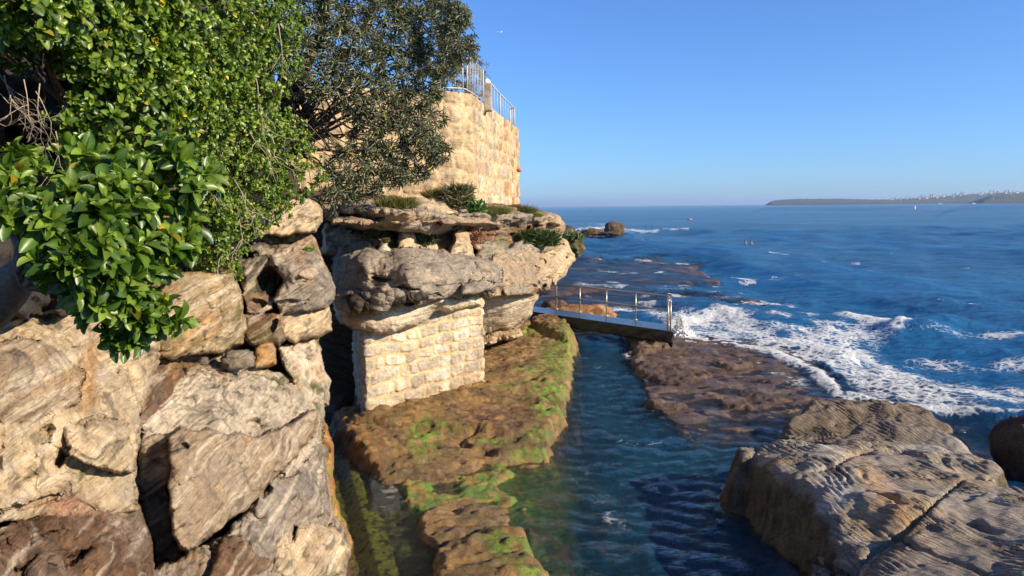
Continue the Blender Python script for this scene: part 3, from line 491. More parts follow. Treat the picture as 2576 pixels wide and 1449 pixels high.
def ledge_d(V, n, I, DD):
    f1 = fbm(V*np.array([2.2, 3.2, 3]), 4, 33); f2 = fbm(V*9, 4, 43); c1, c2 = worley(V*np.array([3.2, 4.6, 4]), 5)
    zq = V[..., 2]/.075+.6*gn(V*.5, 48); V[..., 2] = V[..., 2]+np.where(I == 9, 0, .75)*(.075*((np.floor(zq)+ss(.35, .65, zq-np.floor(zq)))-zq))
    flat = (I == 10) | (I == 9); k = np.where(flat, .1, 1.)
    pits = ss(.36, .08, c1)*.10*ss(-.25, .2, f1); X, Y = V[..., 0], V[..., 1]
    rdg = np.abs(gn(V*np.array([.9, 3.2, .1])+f1[..., None]*.3, 47)); V = V+n*((f1*.05+f2*.020-pits+(rdg-.3)*.10)*k)[..., None]; px, py = pxof(V)
    C = np.zeros(V.shape)+np.array((.19, .12, .045)); t = fbm(V*1.2, 4, 63); t2 = fbm(V*5, 4, 73); t3 = fbm(V*np.array([5, 22, 8]), 3, 83)
    C = mixc(C, (.36, .205, .07), ss(-.3, .4, t)*.95); C = mixc(C, (.10, .045, .03), ss(.1, .6, t2+.4*f1)*.7); C = mixc(C, (.23, .15, .07), ss(.2, .6, t3)*.5)
    C = mixc(C, (.045, .03, .02), pits/.10*.9)
    C = mixc(C, (.13, .05, .032), ss(1080, 1200, px)*ss(1000, 1040, py)*ss(1150, 1110, py)*ss(-.2, .3, t3+t2)*.85); C = mixc(C, (.42, .20, .045), ss(1000, 900, px)*ss(1020, 1060, py)*ss(-.3, .3, t2)*.7); C = mixc(C, (.30, .27, .17), ss(.2, .45, t3)*ss(.3, .0, V[..., 2]-.2)*.35)
    g = ss(-.05, .15, t2+.12+.3*f2)                                  # green weed along the pool edge and in patches
    for mx, my, mw, mh, am in [(1065, 1100, 30, 52, 1.), (1110, 1075, 45, 14, .9), (1230, 1112, 45, 10, .8), (1340, 1145, 45, 20, 1), (1350, 1100, 40, 14, .8), (1385, 1020, 36, 40, 1.), (1375, 975, 45, 30, .8), (1400, 900, 34, 40, 1), (1425, 860, 16, 50, 1.1), (1290, 970, 40, 8, .7), (1330, 930, 30, 12, .7), (1330, 832, 90, 10, .75),
                               (1290, 1375, 60, 26, 1.2), (1330, 1330, 30, 16, 1.2), (1360, 1430, 50, 30, 1.2), (1250, 1340, 30, 14, .6), (1345, 1080, 20, 10, .8)]:
        C = mixc(C, lerp(np.array((.09, .16, .02)), np.array((.22, .30, .04)), ss(-.3, .5, t2)[..., None]), np.clip(am*1.5*np.exp(-(((px-mx)/mw)**2+((py-my)/mh)**2)), 0, 1)*g)
    C = np.where((I == 6)[..., None], mixc(mixc(C*0+np.array((.15, .25, .035)), (.34, .27, .06), ss(.1, .5, t2)), (.36, .20, .06), np.maximum(ss(.3, .7, t), ss(-.02, .05, V[..., 2])*ss(-.3, .2, t2)*.8)), C)
    C = np.where((I == 9)[..., None], mixc(mixc(C*0+np.array((.44, .40, .05)), (.035, .035, .012), ss(.22, .45, fbm(V*np.array([14, 9, 9]), 3, 44))), (.09, .07, .02), ss(.2, .6, t)), C)
    C = np.where((I == 10)[..., None], mixc(C*0+np.array((.25, .23, .20)), (.12, .11, .07), ss(0, .5, t2)), C); C = np.where((I == 11)[..., None], mixc(C*0+np.array((.10, .10, .03)), (.26, .24, .04), ss(.1, .5, t2)), C)
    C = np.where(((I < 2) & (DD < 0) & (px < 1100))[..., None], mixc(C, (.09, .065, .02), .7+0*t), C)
    wet = np.clip(.45+ss(.3, .05, V[..., 2])*.5+.2*t, 0, 1); return V, C, wet
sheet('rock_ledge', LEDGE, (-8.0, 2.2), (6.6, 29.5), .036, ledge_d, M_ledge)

REEF = HF([
 dict(poly=[(1585, 868), (1640, 850), (1720, 850), (1830, 866), (1960, 880), (2060, 930), (2140, 1000), (2060, 1075), (2010, 1120), (1850, 1118), (1742, 1112), (1690, 1060), (1640, 1030), (1625, 990), (1600, 940)], z0=-.03, z=[(1700, 900, .05), (1900, 950, .03), (2050, 1000, .0), (1740, 1090, -.03), (1900, 1080, -.02)], R=.08, slope=3.5, amp=.035, af=1.2),
 dict(poly=[(1600, 895), (1640, 905), (1700, 915), (1790, 925), (1790, 938), (1730, 968), (1680, 955), (1625, 940), (1603, 920)], z0=.15, z=[(1620, 900, .22), (1760, 940, .10)], R=.14, slope=2.2, amp=.12, af=1.6),
 dict(poly=[(1592, 866), (1640, 856), (1680, 866), (1650, 882), (1600, 880)], z0=.15, z=[(1640, 865, .2)], R=.14, slope=2, amp=.1, af=2),
 dict(poly=[(1820, 905), (1870, 902), (1890, 918), (1840, 928), (1800, 920)], z0=.1, z=[(1850, 910, .13)], R=.1, slope=1.4, amp=.08, af=1.8),
 dict(poly=[(1790, 990), (1900, 985), (2050, 1000), (2140, 1010), (2080, 1040), (1900, 1030), (1820, 1015)], z0=.05, z=[(1900, 1000, .07)], R=.1, slope=1.0, amp=.07, af=1.6),
 dict(poly=[(1632, 1012), (1660, 1003), (1710, 1010), (1712, 1022), (1670, 1025), (1640, 1022)], z0=.1, z=[(1670, 1012, .12)], R=.1, slope=1.6, amp=.05),
 dict(poly=[(1650, 870), (1900, 870), (2000, 900), (1900, 908), (1700, 905)], z0=.04, z=[(1800, 885, .05)], R=.1, slope=.8, amp=.06, af=1.6),
], .22, 4)
def reef_d(V, n, I, DD):
    f1 = fbm(V*np.array([2, 2.6, 3]), 4, 35); f2 = fbm(V*7, 4, 45); V[..., 2] += .045*fbm(V*np.array([.8, 1.2, 0])+8, 3, 49); zq = V[..., 2]/.05; V[..., 2] = .05*(np.floor(zq)+ss(.3, .7, zq-np.floor(zq)))+.02; V = V+n*(f1*.018+f2*.010)[..., None]; V[..., 2] += .012*fbm(V[..., :3]*np.array([1.1, 1.6, 0])+3, 4, 46)-.02
    t = fbm(V*1.1, 4, 65); t2 = fbm(V*4, 4, 75); C = np.zeros(V.shape)+np.array((.105, .062, .038)); C = mixc(C, (.21, .135, .07), ss(.0, .5, t)*.8); C = mixc(C, (.055, .036, .026), ss(.1, .5, t2)*.7); C = mixc(C, (.26, .16, .08), ss(.35, .6, f1)*.6)
    return V, C, np.clip(.75+.3*t, 0, 1)
sheet('reef_shelf', REEF, (.6, 10.5), (12.5, 27.5), .045, reef_d, M_reef)

BOULD = HF([
 dict(poly=[(1876, 1122), (1915, 1100), (1990, 1088), (2050, 1100), (2180, 1066), (2330, 1090), (2440, 1130), (2520, 1155), (2535, 1220), (2620, 1240), (2900, 1350), (2900, 1700), (2170, 1700), (2150, 1560), (2118, 1430), (2062, 1330), (2005, 1252), (1940, 1185)], z0=.9,
      z=[(1870, 1120, .72), (1950, 1110, .82), (2060, 1150, .98), (2200, 1150, .92), (2450, 1160, .88), (2060, 1230, 1.05), (2060, 1290, 1.0), (2110, 1400, .95), (2250, 1300, 1.10), (2200, 1340, 1.02), (2450, 1350, 1.15), (2300, 1449, 1.20), (2560, 1449, 1.4), (2560, 1260, 1.0), (2130, 1449, .95)], R=.26, slope=5.5, amp=.09, af=.8),
 dict(poly=[(1962, 1045), (2000, 1030), (2100, 1010), (2200, 1015), (2300, 1030), (2400, 1060), (2440, 1085), (2420, 1180), (2150, 1180), (2060, 1120), (1975, 1075)], z0=.45, z=[(1980, 1050, .36), (2200, 1030, .52), (2400, 1080, .34)], R=.2, slope=1.6, amp=.10),
 dict(poly=[(2060, 1085), (2170, 1062), (2300, 1070), (2420, 1105), (2500, 1140), (2440, 1165), (2250, 1130), (2120, 1110)], z0=.8, z=[(2100, 1090, .74), (2300, 1090, .84), (2480, 1140, .70)], R=.3, slope=1.0, amp=.08),
 dict(poly=[(1866, 1128), (1896, 1118), (1912, 1132), (1900, 1152), (1875, 1150)], z0=.8, z=[(1880, 1132, .80)], R=.12, slope=2.5, amp=.08),
 dict(poly=[(2025, 1405), (2060, 1385), (2110, 1405), (2150, 1425), (2160, 1500), (2080, 1600), (2040, 1470)], z0=.6, z=[(2060, 1400, .68), (2100, 1449, .66)], R=.2, slope=4, amp=.12, af=2),
 dict(poly=[(2130, 1449), (2170, 1400), (2240, 1340), (2310, 1290), (2400, 1310), (2576, 1380), (2800, 1500), (2700, 1700), (2200, 1700)], z0=1.3, z=[(2200, 1449, 1.16), (2330, 1300, 1.20), (2500, 1380, 1.3), (2560, 1449, 1.5)], R=.16, slope=1.3, amp=.07),
 dict(poly=[(2380, 1250), (2470, 1215), (2560, 1235), (2700, 1290), (2700, 1420), (2560, 1370), (2430, 1310)], z0=1.2, z=[(2450, 1230, 1.10), (2600, 1300, 1.2)], R=.16, slope=1.4, amp=.08),
], .10, 6)
def bould_d(V, n, I, DD):
    f0 = fbm(V*.9, 3, 26); f1 = fbm(V*2.6, 4, 36); f2 = fbm(V*8, 4, 46)
    fw = fbm(V*np.array([.45, .45, .45])+3, 2, 27); hgt = (V[..., 0]*.93+V[..., 1]*.37)+.75*fw+.14*f0+.03*f1+V[..., 2]*.5; rm = ss(-.25, .45, fbm(V*1.1+20, 3, 28)+.15)                # contour-like terraces
    k = hgt*10.5+.5*fbm(V*2.2+9, 3, 30); ter = np.abs((k % 1)-.5)*2; ter2 = ss(.1, .8, ter); c1, c2 = worley(V*1.7+f1[..., None]*.5, 8)
    gap = np.exp(-(((V[..., 0]-.20*V[..., 1]*0)*0))) ; px, py = pxof(V)
    line = lambda x0, y0, x1, y1, w_: np.exp(-(np.abs((px-x0)*(y1-y0)-(py-y0)*(x1-x0)+f1*900)/math.hypot(x1-x0, y1-y0)/w_)**2)*ss(min(y0, y1)-6, min(y0, y1)+6, py)*ss(max(y0, y1)+6, max(y0, y1)-6, py)
    cr = line(2120, 1470, 2330, 1285, 5)+line(2330, 1285, 2420, 1205, 3)+line(2020, 1395, 2130, 1445, 5)+line(2330, 1285, 2180, 1235, 2.5)+line(2050, 1185, 2200, 1130, 3)+line(2200, 1130, 2420, 1165, 3)+line(2240, 1345, 2480, 1449, 3)+line(2440, 1200, 2545, 1195, 3)
    V = V+n*(f0*.06+f1*.022+f2*.005+(ter2-.5)*.028*rm*(1+.8*fbm(V*3.3, 2, 29))-ss(.42, .10, c1)*.07*ss(-.2, .4, f0)-np.clip(cr, 0, 1)*.13)[..., None]
    t = fbm(V*1.0, 4, 66); t2 = fbm(V*4, 4, 76); t3 = fbm(V*np.array([2, 6, 8]), 3, 86)
    C = np.zeros(V.shape)+np.array((.37, .305, .235)); far = ss(11.2, 12.5, V[..., 1]); C = mixc(C, (.24, .175, .125), far*.7)
    C = mixc(C, (.52, .46, .38), ss(.0, .5, t)*.75*(1-far)); C = mixc(C, (.50, .34, .19), ss(.15, .55, fbm(V*.7+4, 3, 96))*.7*(1-far)); C = mixc(C, DARK, ss(.25, .8, t2)*.45); C = mixc(C, (.16, .12, .085), ss(.5, .0, ter2)*.4*rm)
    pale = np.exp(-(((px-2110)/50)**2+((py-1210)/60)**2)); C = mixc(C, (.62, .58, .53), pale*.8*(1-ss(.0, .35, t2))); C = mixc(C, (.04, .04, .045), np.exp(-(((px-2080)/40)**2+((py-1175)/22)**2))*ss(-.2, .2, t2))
    og = np.exp(-((((px-2230)*.75+(py-1250)*-.66)/26)**2))*np.exp(-((((px-2230)*.66+(py-1250)*.75)/130)**2)); C = mixc(C, (.60, .36, .18), og*.85)
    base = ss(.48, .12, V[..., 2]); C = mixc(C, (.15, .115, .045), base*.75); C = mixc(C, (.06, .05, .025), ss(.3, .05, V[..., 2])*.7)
    side = ss(.72, .35, np.abs(n[..., 2])); C = mixc(C, mixc(C*0+np.array((.13, .10, .05)), (.06, .045, .025), ss(-.2, .4, t2)), side*.85)  # steep sides painted darker: their shade is put into the olive-brown colour
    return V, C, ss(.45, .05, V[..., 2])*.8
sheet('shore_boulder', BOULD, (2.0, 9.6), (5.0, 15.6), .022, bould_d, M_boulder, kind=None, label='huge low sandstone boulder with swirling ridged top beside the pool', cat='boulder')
#REST2

# ------------------------------------------------------------------ seabed and water
def seabed(x, y):
    p = np.stack([x*.16, y*.10, x*0+2], -1); f = fbm(p, 4, 101); f2 = fbm(np.stack([x*.9, y*.9, x*0], -1), 4, 102)
    h = -2.0+f2*.12; f3 = fbm(np.stack([x*.4, y*.25, x*0+6], -1), 3, 104)
    px, py = pxof(np.stack([x, y, x*0], -1)); nr = y > 4
    def sh(poly, top, soft=18):
        d = -polysdf(px+f2*14+f*60, py+f2*7+f*18+f3*14, poly); return -2.2+(top+2.2)*ss(-soft, soft*.5, d)
    def put(h, v): return np.where(nr, np.maximum(h, v), h)
    h = put(h, sh([(1330, 640), (1560, 640), (1760, 655), (1800, 700), (1640, 735), (1700, 770), (1560, 800), (1430, 800), (1330, 830)], -.12)+f2*.13)
    h = put(h, sh([(1640, 745), (1760, 738), (1830, 748), (1960, 752), (1920, 775), (1700, 770)], -.03)+f2*.14)
    h = put(h, sh([(1430, 640), (1520, 645), (1560, 655), (1500, 665), (1420, 660)], .03, 6)+f2*.07)
    h = put(h, sh([(1595, 655), (1690, 655), (1715, 664), (1600, 668)], .0, 6)+f2*.07)
    h = put(h, sh([(1350, 715), (1500, 722), (1530, 735), (1450, 745), (1350, 740)], .08, 8)+f2*.15)
    h = put(h, sh([(1380, 575), (1560, 575), (1600, 590), (1450, 598), (1380, 592)], -.1, 6)+f2*.1)
    h = put(h, sh([(1900, 1080), (2100, 960), (2300, 960), (2576, 1080), (2700, 1250), (2400, 1200)], -.30, 30)+f2*.15)
    h = put(h, sh([(1640, 850), (1900, 860), (2100, 960), (2200, 1060), (2000, 1120), (1800, 1120), (1680, 1060)], -.25, 16)+f2*.08)
    return h
xs, ys = np.meshgrid(np.arange(-9, 26, .16), np.r_[np.arange(4, 34, .16), np.geomspace(34.2, 130, 160)]); zb = seabed(xs, ys)
V = np.stack([xs, ys, zb], -1); t = fbm(V*.8, 3, 103); C = np.zeros(V.shape)+np.array((.10, .06, .045)); C = mixc(C, (.22, .15, .08), ss(0, .6, t)*.7)
Fc = gridfaces(np.ones(xs.shape, bool))[:, ::-1]
tag(build('seabed', V.reshape(-1, 3), Fc, M_reef, col=np.concatenate([C, ss(.3, -.1, zb)[..., None]], -1).reshape(-1, 4)), kind='structure')

ty = np.r_[np.geomspace(5.5, 34, 420), np.geomspace(34.3, 140, 190)[0:], np.geomspace(143, 26000, 120)]
tx = np.unique(np.r_[np.linspace(-1.6, -.52, 50), np.linspace(-.5, .78, 700), np.linspace(.8, 1.7, 50)])
T, Yg = np.meshgrid(tx, ty); Xg = T*Yg
bed = seabed(Xg, Yg)
for hf in (LEDGE, REEF, BOULD):
    m = (Yg < 31)&(Xg > -9)&(Xg < 12); h, _, _ = hf(Xg[m], Yg[m]); bed[m] = np.maximum(bed[m], h)
px, py = pxof(np.stack([Xg, Yg, Xg*0], -1)); depth0 = np.clip(-bed, 0, 9)
# swell and chop: many directional trains, each kept only where the grid can carry it
cell = np.gradient(Yg, axis=0); Z = np.zeros(Xg.shape); r_ = np.random.default_rng(11)
open_ = ss(1560, 1900, px+(py-800)*-.2)                      # open sea weight; small in the sheltered pool
pool = ss(840, 900, py)*ss(2080, 1900, px)
for k in range(70):
    L = .35*(1.075**k); a = r_.normal(-2.75, .5+.6*(L < 1.5)); kx, ky = math.cos(a)*2*math.pi/L, math.sin(a)*2*math.pi/L
    A_ = .0064*L**.85*(1 if L < 12 else .5); wgt = ss(2.2, 5, L/np.maximum(cell, .02))*lerp(1.0, np.clip(.55/L, 0, 1)**.7, pool)
    
    if k % 9 == 0: wpn = gn(np.stack([Xg/(L*4), Yg/(L*4), Xg*0+k], -1), k)
    wp = .35*L*wpn*(1 if k % 2 else -1)
    ph = kx*Xg+ky*Yg+r_.uniform(0, 6.28)+wp*6.28/L; sw = np.sin(ph); Z += A_*wgt*(1-2*np.abs(np.sin(ph*.5))**1.0+.27 if k % 2 else sw)
Z *= lerp(.35, 1, ss(.02, .4, depth0))*1.15
# swell hump and breaking crests
def band(pts, wd):
    pts = np.array(pts, float); d = np.full(px.shape, 1e9)
    for (ax, ay), (bx, by) in zip(pts[:-1], pts[1:]):
        ex, ey = bx-ax, by-ay; t = np.clip(((px-ax)*ex+(py-ay)*ey*9)/(ex*ex+ey*ey*9), 0, 1); d = np.minimum(d, np.hypot(px-ax-ex*t, (py-ay-ey*t)*3))
    return np.exp(-(d/wd)**2)
nz = fbm(np.stack([Xg*.9, Yg*.55, Xg*0+3], -1), 4, 111); nz2 = fbm(np.stack([Xg*3.2, Yg*2.2, Xg*0+3], -1), 4, 112)
Z += .60*np.exp(-(((px-2335)/95)**2+((py-835)/17)**2)) + .25*np.exp(-(((px-1690)/140)**2+((py-790)/12)**2))
Z += .14*band([(1705, 805), (1800, 795), (1880, 815), (1990, 828)], 30)+.22*band([(2130, 800), (2200, 815), (2250, 835)], 34)+.20*band([(1960, 880), (2050, 890), (2140, 905)], 26)
Z += .16*band([(1720, 850), (1850, 872), (1960, 900), (2060, 950), (2120, 1000), (2250, 1030), (2420, 1045), (2576, 1068)], 24)*.45
# foam mask
dF = -polysdf(px+nz*38, py+nz*14, [(1690, 785), (1760, 800), (1880, 800), (1960, 812), (2080, 812), (2150, 795), (2225, 812), (2270, 845), (2210, 868), (2290, 925), (2420, 965), (2600, 990), (2800, 1010), (2800, 1110), (2576, 1062), (2430, 1048), (2290, 1030), (2150, 1005), (2095, 965), (2030, 925), (1950, 898), (1850, 872), (1735, 856), (1700, 850)])
foam = ss(-70, 40, dF)*.80
foam = np.maximum(foam, band([(1725, 852), (1850, 868), (1960, 896), (2060, 945), (2110, 1000), (2250, 1028), (2420, 1043), (2620, 1068)], 34)*1.05)
foam = np.maximum(foam, band([(1700, 820), (1800, 800), (1880, 820)], 50)*1.0); foam = np.maximum(foam, band([(2130, 800), (2210, 815), (2260, 835)], 50)*1.0); foam = np.maximum(foam, band([(2280, 930), (2420, 962), (2700, 1000)], 60)*.8)
foam = np.maximum(foam, band([(1960, 880), (2060, 888), (2150, 910)], 36)*1.0)
for pts, wd, am in [([(1440, 575), (1520, 572), (1600, 580), (1650, 582)], 14, .85), ([(1440, 590), (1500, 592)], 12, .8), ([(1670, 580), (1730, 582)], 10, .8), ([(1430, 645), (1520, 650)], 10, .75), ([(1600, 652), (1700, 660), (1730, 662)], 10, .8), ([(1600, 612), (1640, 614)], 6, .6),
                    ([(1560, 690), (1600, 687)], 9, .7), ([(1710, 722), (1760, 722)], 8, .8), ([(1860, 697), (1880, 700)], 7, .8), ([(1795, 712), (1805, 712)], 5, .8), ([(1470, 715), (1520, 722), (1560, 726)], 20, .75), ([(1500, 770), (1620, 782), (1680, 800)], 44, .78), ([(1400, 760), (1480, 770), (1540, 790)], 26, .62),
                    ([(1570, 740), (1700, 752), (1850, 750)], 30, .58), ([(1850, 765), (1960, 770), (2000, 776)], 22, .66), ([(1440, 712), (1700, 735), (1850, 742)], 30, .52), ([(1575, 888), (1600, 905)], 22, .85), ([(1392, 1060), (1400, 1068)], 12, .8), ([(1560, 1110), (1620, 1120), (1700, 1100)], 36, .5), ([(1500, 930), (1580, 960)], 60, .42),
                    ([(1850, 900), (2000, 960), (2080, 1020)], 80, .50), ([(1700, 1080), (1850, 1085), (1960, 1060)], 50, .5), ([(2300, 850), (2576, 855)], 34, .72), ([(2250, 900), (2576, 910)], 60, .66), ([(1430, 1200), (1500, 1260), (1560, 1340)], 70, .40), ([(1640, 1030), (1745, 1110)], 10, .55)]:
    foam = np.maximum(foam, band(pts, wd)*am)
shore = ss(.22, .0, depth0)*ss(-.25, -.02, bed)*.0
fl = fbm(np.stack([Xg*.45, Yg*.22, Xg*0+8], -1), 4, 131); zone = ss(1430, 1500, px)*ss(2150, 1900, px)*ss(630, 660, py)*ss(800, 770, py)*1.0
foam = np.maximum(foam, .78*ss(.28, .55, fl)*zone); foam = np.maximum(foam, .62*ss(.45, .7, fl)*ss(1500, 1700, px)*ss(560, 640, py)*ss(1000, 900, py))
foam = np.clip(foam+nz*.30*ss(.1, .5, foam), 0, 1)
Z += foam**2*ss(-.3, .6, nz2)*.022+foam*.03
Z = np.where(Yg > 200, Z*ss(900, 200, Yg), Z)
# sheltered gutter pond sits still
calm = ss(1120, 1060, px)*ss(1040, 1100, py); Z = Z*(1-.85*calm)
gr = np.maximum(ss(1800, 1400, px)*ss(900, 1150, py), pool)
depth = np.clip(Z-bed, 0, 9)*(1-.75*calm)
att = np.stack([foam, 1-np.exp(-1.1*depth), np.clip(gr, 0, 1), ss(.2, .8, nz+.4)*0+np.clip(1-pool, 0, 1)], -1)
V = np.stack([Xg, Yg, Z], -1)
n = N('sea_water'); at = n.n('Attribute', attribute_name='Col'); sp = n.n('SeparateColor'); n.set(sp.inputs[0], at.outputs[0]); v = n.obj()
fm, mk, gr_ = sp.outputs[0], sp.outputs[1], sp.outputs[2]
b1 = n.noise(n.map(v, rot=(0, 0, .35), sc=(1, 1.9, 1)), .55, 8, .62, .4); b2 = n.noise(n.map(v, rot=(0, 0, -.5), sc=(1, 2.2, 1)), 3.2, 6, .6, .5); b3 = n.noise(n.map(v, sc=(1, 1.7, 1)), 11, 4, .6)
cd_ = n.n('CameraData') if False else None
h = n.math('ADD', n.math('MULTIPLY', b1, .48), n.math('ADD', n.math('MULTIPLY', b2, .27), n.math('MULTIPLY', b3, .055)))
bp = n.n('Bump'); bp.inputs['Distance'].default_value = 1.0; bp.inputs['Strength'].default_value = .62; n.set(bp.inputs['Height'], h)
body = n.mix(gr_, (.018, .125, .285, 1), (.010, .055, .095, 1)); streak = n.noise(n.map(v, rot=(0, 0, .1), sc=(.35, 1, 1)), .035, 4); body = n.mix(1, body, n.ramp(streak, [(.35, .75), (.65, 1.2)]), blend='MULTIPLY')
df = n.n('BsdfDiffuse'); n.set(df.inputs[0], body); n.set(df.inputs['Normal'], bp.outputs[0])
tr = n.n('BsdfTransparent'); tr.inputs[0].default_value = (.90, .97, .98, 1)
m1 = n.n('MixShader'); n.set(m1.inputs[0], mk); n.set(m1.inputs[1], tr.outputs[0]); n.set(m1.inputs[2], df.outputs[0])
gl = n.n('BsdfGlossy'); gl.inputs['Roughness'].default_value = .10; n.set(gl.inputs['Normal'], bp.outputs[0])
fr = n.n('Fresnel'); fr.inputs[0].default_value = 1.333; n.set(fr.inputs['Normal'], bp.outputs[0])
m2 = n.n('MixShader'); n.set(m2.inputs[0], n.math('MULTIPLY', fr.outputs[0], .8)); n.set(m2.inputs[1], m1.outputs[0]); n.set(m2.inputs[2], gl.outputs[0])
fn = n.noise(n.map(v, rot=(0, 0, .45), sc=(.7, 1.15, 1)), 3.6, 9, .7, 1.2); fv = n.n('TexVoronoi', feature='DISTANCE_TO_EDGE'); 
wq = n.n('VectorMath', operation='MULTIPLY_ADD'); nq = n.n('TexNoise'); n.set(nq.inputs['Vector'], v); nq.inputs['Scale'].default_value = 1.6; nq.inputs['Detail'].default_value = 5; n.set(wq.inputs[0], nq.outputs[1]); wq.inputs[1].default_value = (.8, .8, .3); n.set(wq.inputs[2], v)
n.set(fv.inputs['Vector'], wq.outputs[0]); fv.inputs['Scale'].default_value = 4.2
lace = n.math('SUBTRACT', 1, n.math('MULTIPLY', fv.outputs[0], 3.2), True)
pat = n.math('ADD', n.math('MULTIPLY', fn, .62), n.math('MULTIPLY', lace, .34))
fa = n.math('MULTIPLY', n.math('SUBTRACT', n.math('ADD', fm, pat), 1.14), 3.6, True); fa = n.math('MULTIPLY', fa, n.math('MULTIPLY', fm, 2.2, True))
fb = n.n('Bump'); fb.inputs['Distance'].default_value = .12; n.set(fb.inputs['Height'], n.noise(v, 9, 6, .7))
fd = n.n('BsdfDiffuse'); fd.inputs[0].default_value = (.72, .73, .72, 1); n.set(fd.inputs['Normal'], fb.outputs[0])
m3 = n.n('MixShader'); n.set(m3.inputs[0], fa); n.set(m3.inputs[1], m2.outputs[0]); n.set(m3.inputs[2], fd.outputs[0])
M_water = n.surf(m3.outputs[0])
Fc = gridfaces(np.ones(Xg.shape, bool))[:, ::-1]
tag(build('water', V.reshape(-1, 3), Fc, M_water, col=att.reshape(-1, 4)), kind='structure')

# ------------------------------------------------------------------ masonry
def masonry(name, parent, path, z0f, z1f, thick, res, course, mean_w, joint, bulge, seed, cols, mortar, wob=.03, flip=False):
    path = np.array(path, float); seg = np.linalg.norm(np.diff(path, axis=0), axis=1); cum = np.r_[0, np.cumsum(seg)]; L = cum[-1]
    u = np.arange(0, L, res); X = np.interp(u, cum, path[:, 0]); Y = np.interp(u, cum, path[:, 1])
    for _ in range(3): X[1:-1] = (X[:-2]+2*X[1:-1]+X[2:])/4; Y[1:-1] = (Y[:-2]+2*Y[1:-1]+Y[2:])/4
    tX, tY = np.gradient(X), np.gradient(Y); nn = np.stack([tY, -tX, 0*tX], -1); nn /= np.linalg.norm(nn, axis=1)[:, None]
    nn = nn*(-1 if flip else 1); z0, z1 = z0f(u/L), z1f(u/L); H = (z1-z0).max(); v = np.arange(0, H+res, res)
    U, Vv = np.meshgrid(u, v); frac = np.clip(Vv/H, 0, 1); Zb = z0[None]+frac*(z1-z0)[None]; hv = Zb
    rr = np.random.default_rng(seed); ws = np.stack([U*1.3, hv*1.3, U*0+seed], -1); ue = U+fbm(ws, 3, seed)*wob*2.2; ve = hv+fbm(ws+4, 3, seed+2)*wob*1.6
    edges = [z0.min()-.05]
    while edges[-1] < z1.max()+.3: edges.append(edges[-1]+course*rr.uniform(.78, 1.25))
    edges = np.array(edges); ci = np.clip(np.searchsorted(edges, ve)-1, 0, len(edges)-2)
    dv = np.minimum(ve-edges[ci], edges[ci+1]-ve); du = np.full(U.shape, 9.); sid = np.zeros(U.shape, int)
    for c in range(len(edges)-1):
        m = ci == c
        if not m.any(): continue
        jt = [-rr.uniform(0, mean_w)]
        while jt[-1] < L+1: jt.append(jt[-1]+mean_w*rr.uniform(.5, 1.45))
        jt = np.array(jt); k = np.clip(np.searchsorted(jt, ue[m])-1, 0, len(jt)-2); du[m] = np.minimum(ue[m]-jt[k], jt[k+1]-ue[m]); sid[m] = c*1000+k
    d = np.minimum(du, dv); dc = np.where((du < joint*3) & (dv < joint*3), joint*3-np.hypot(joint*3-du, joint*3-dv), d); d = np.minimum(d, dc)
    jw = joint*(1+.7*fbm(ws*2.2, 2, seed+9)); face = ss(jw*.8, jw+joint*.55, d); sh = (sid*2654435761 % 1000)/1000.; sh2 = (sid*40503 % 977)/977.
    Wp = np.stack([np.broadcast_to(X, U.shape), np.broadcast_to(Y, U.shape), Zb], -1)
    off = face*bulge*(.45+.9*sh2)*(.88+.12*ss(0, .16, d))+fbm(Wp*4, 4, seed+4)*.030*(.4+face)+fbm(Wp*13, 2, seed+6)*.008
    Wp = Wp+nn[None]*off[..., None]
    cl = np.array(cols)[(sh*len(cols)).astype(int)]*(.85+.3*sh2)[..., None]; C = lerp(np.zeros(cl.shape)+np.array(mortar), cl, face[..., None])
    C = mixc(C, GREY, ss(.15, .6, fbm(Wp*1.5, 4, seed+8))*.35); C = mixc(C, (.24, .17, .11), ss(.2, .7, fbm(Wp*np.array([3.5, 3.5, .7]), 4, seed+12))*.4); C = mixc(C, OCHRE, ss(.25, .7, fbm(Wp*2.2+3, 3, seed+3))*.22)
    if H < 3: C = mixc(C, (.30, .19, .09), ss(1.1, .3, Zb+.3*fbm(Wp*2, 3, 5))*.5)
    # top and back
    top = Wp[-1]; b1 = top-nn*thick; b2 = b1.copy(); b2[:, 2] = z0-.1
    Wf = np.concatenate([Wp, (top+[0, 0, .01])[None], ((top+b1)/2+[0, 0, .02])[None], b1[None], b2[None]], 0); Cf = np.concatenate([C]+[C[-1:]]*4, 0)
    Fc = gridfaces(np.ones(Wf.shape[:2], bool)); Fc = Fc if flip else Fc[:, ::-1]
    att = np.concatenate([Cf, np.zeros(Cf.shape[:2]+(1,))], -1); return build(name, Wf.reshape(-1, 3), Fc, M_stone, parent, col=att.reshape(-1, 4)), Wp, nn
SC = [(.50, .36, .21), (.54, .41, .26), (.42, .30, .18), (.42, .35, .27), (.54, .35, .16), (.50, .35, .21), (.40, .22, .12), (.52, .39, .24), (.56, .43, .27)]
rw = empty('retaining_wall', (-1.2, 20.8, 4.5), 'tall curved wall of rough pale sandstone blocks above the cliff terrace', 'wall')
def cx_(px, Y): return (px-1288)/F*Y
wpath = [(cx_(640, 18.9), 18.9), (cx_(790, 19.5), 19.5), (cx_(1000, 20.3), 20.3), (cx_(1150, 20.75), 20.75), (cx_(1192, 21.1), 21.1), (cx_(1212, 22.5), 22.5), (cx_(1245, 25.0), 25.0), (cx_(1285, 28.2), 28.2), (cx_(1306, 31), 31), (cx_(1300, 33), 33)]
masonry('stone_face', rw, wpath, lambda s: 4.45+0*s, lambda s: 7.74+.0*s, .7, .035, .50, .72, .05, .04, 5, SC, (.58, .43, .25), .09)
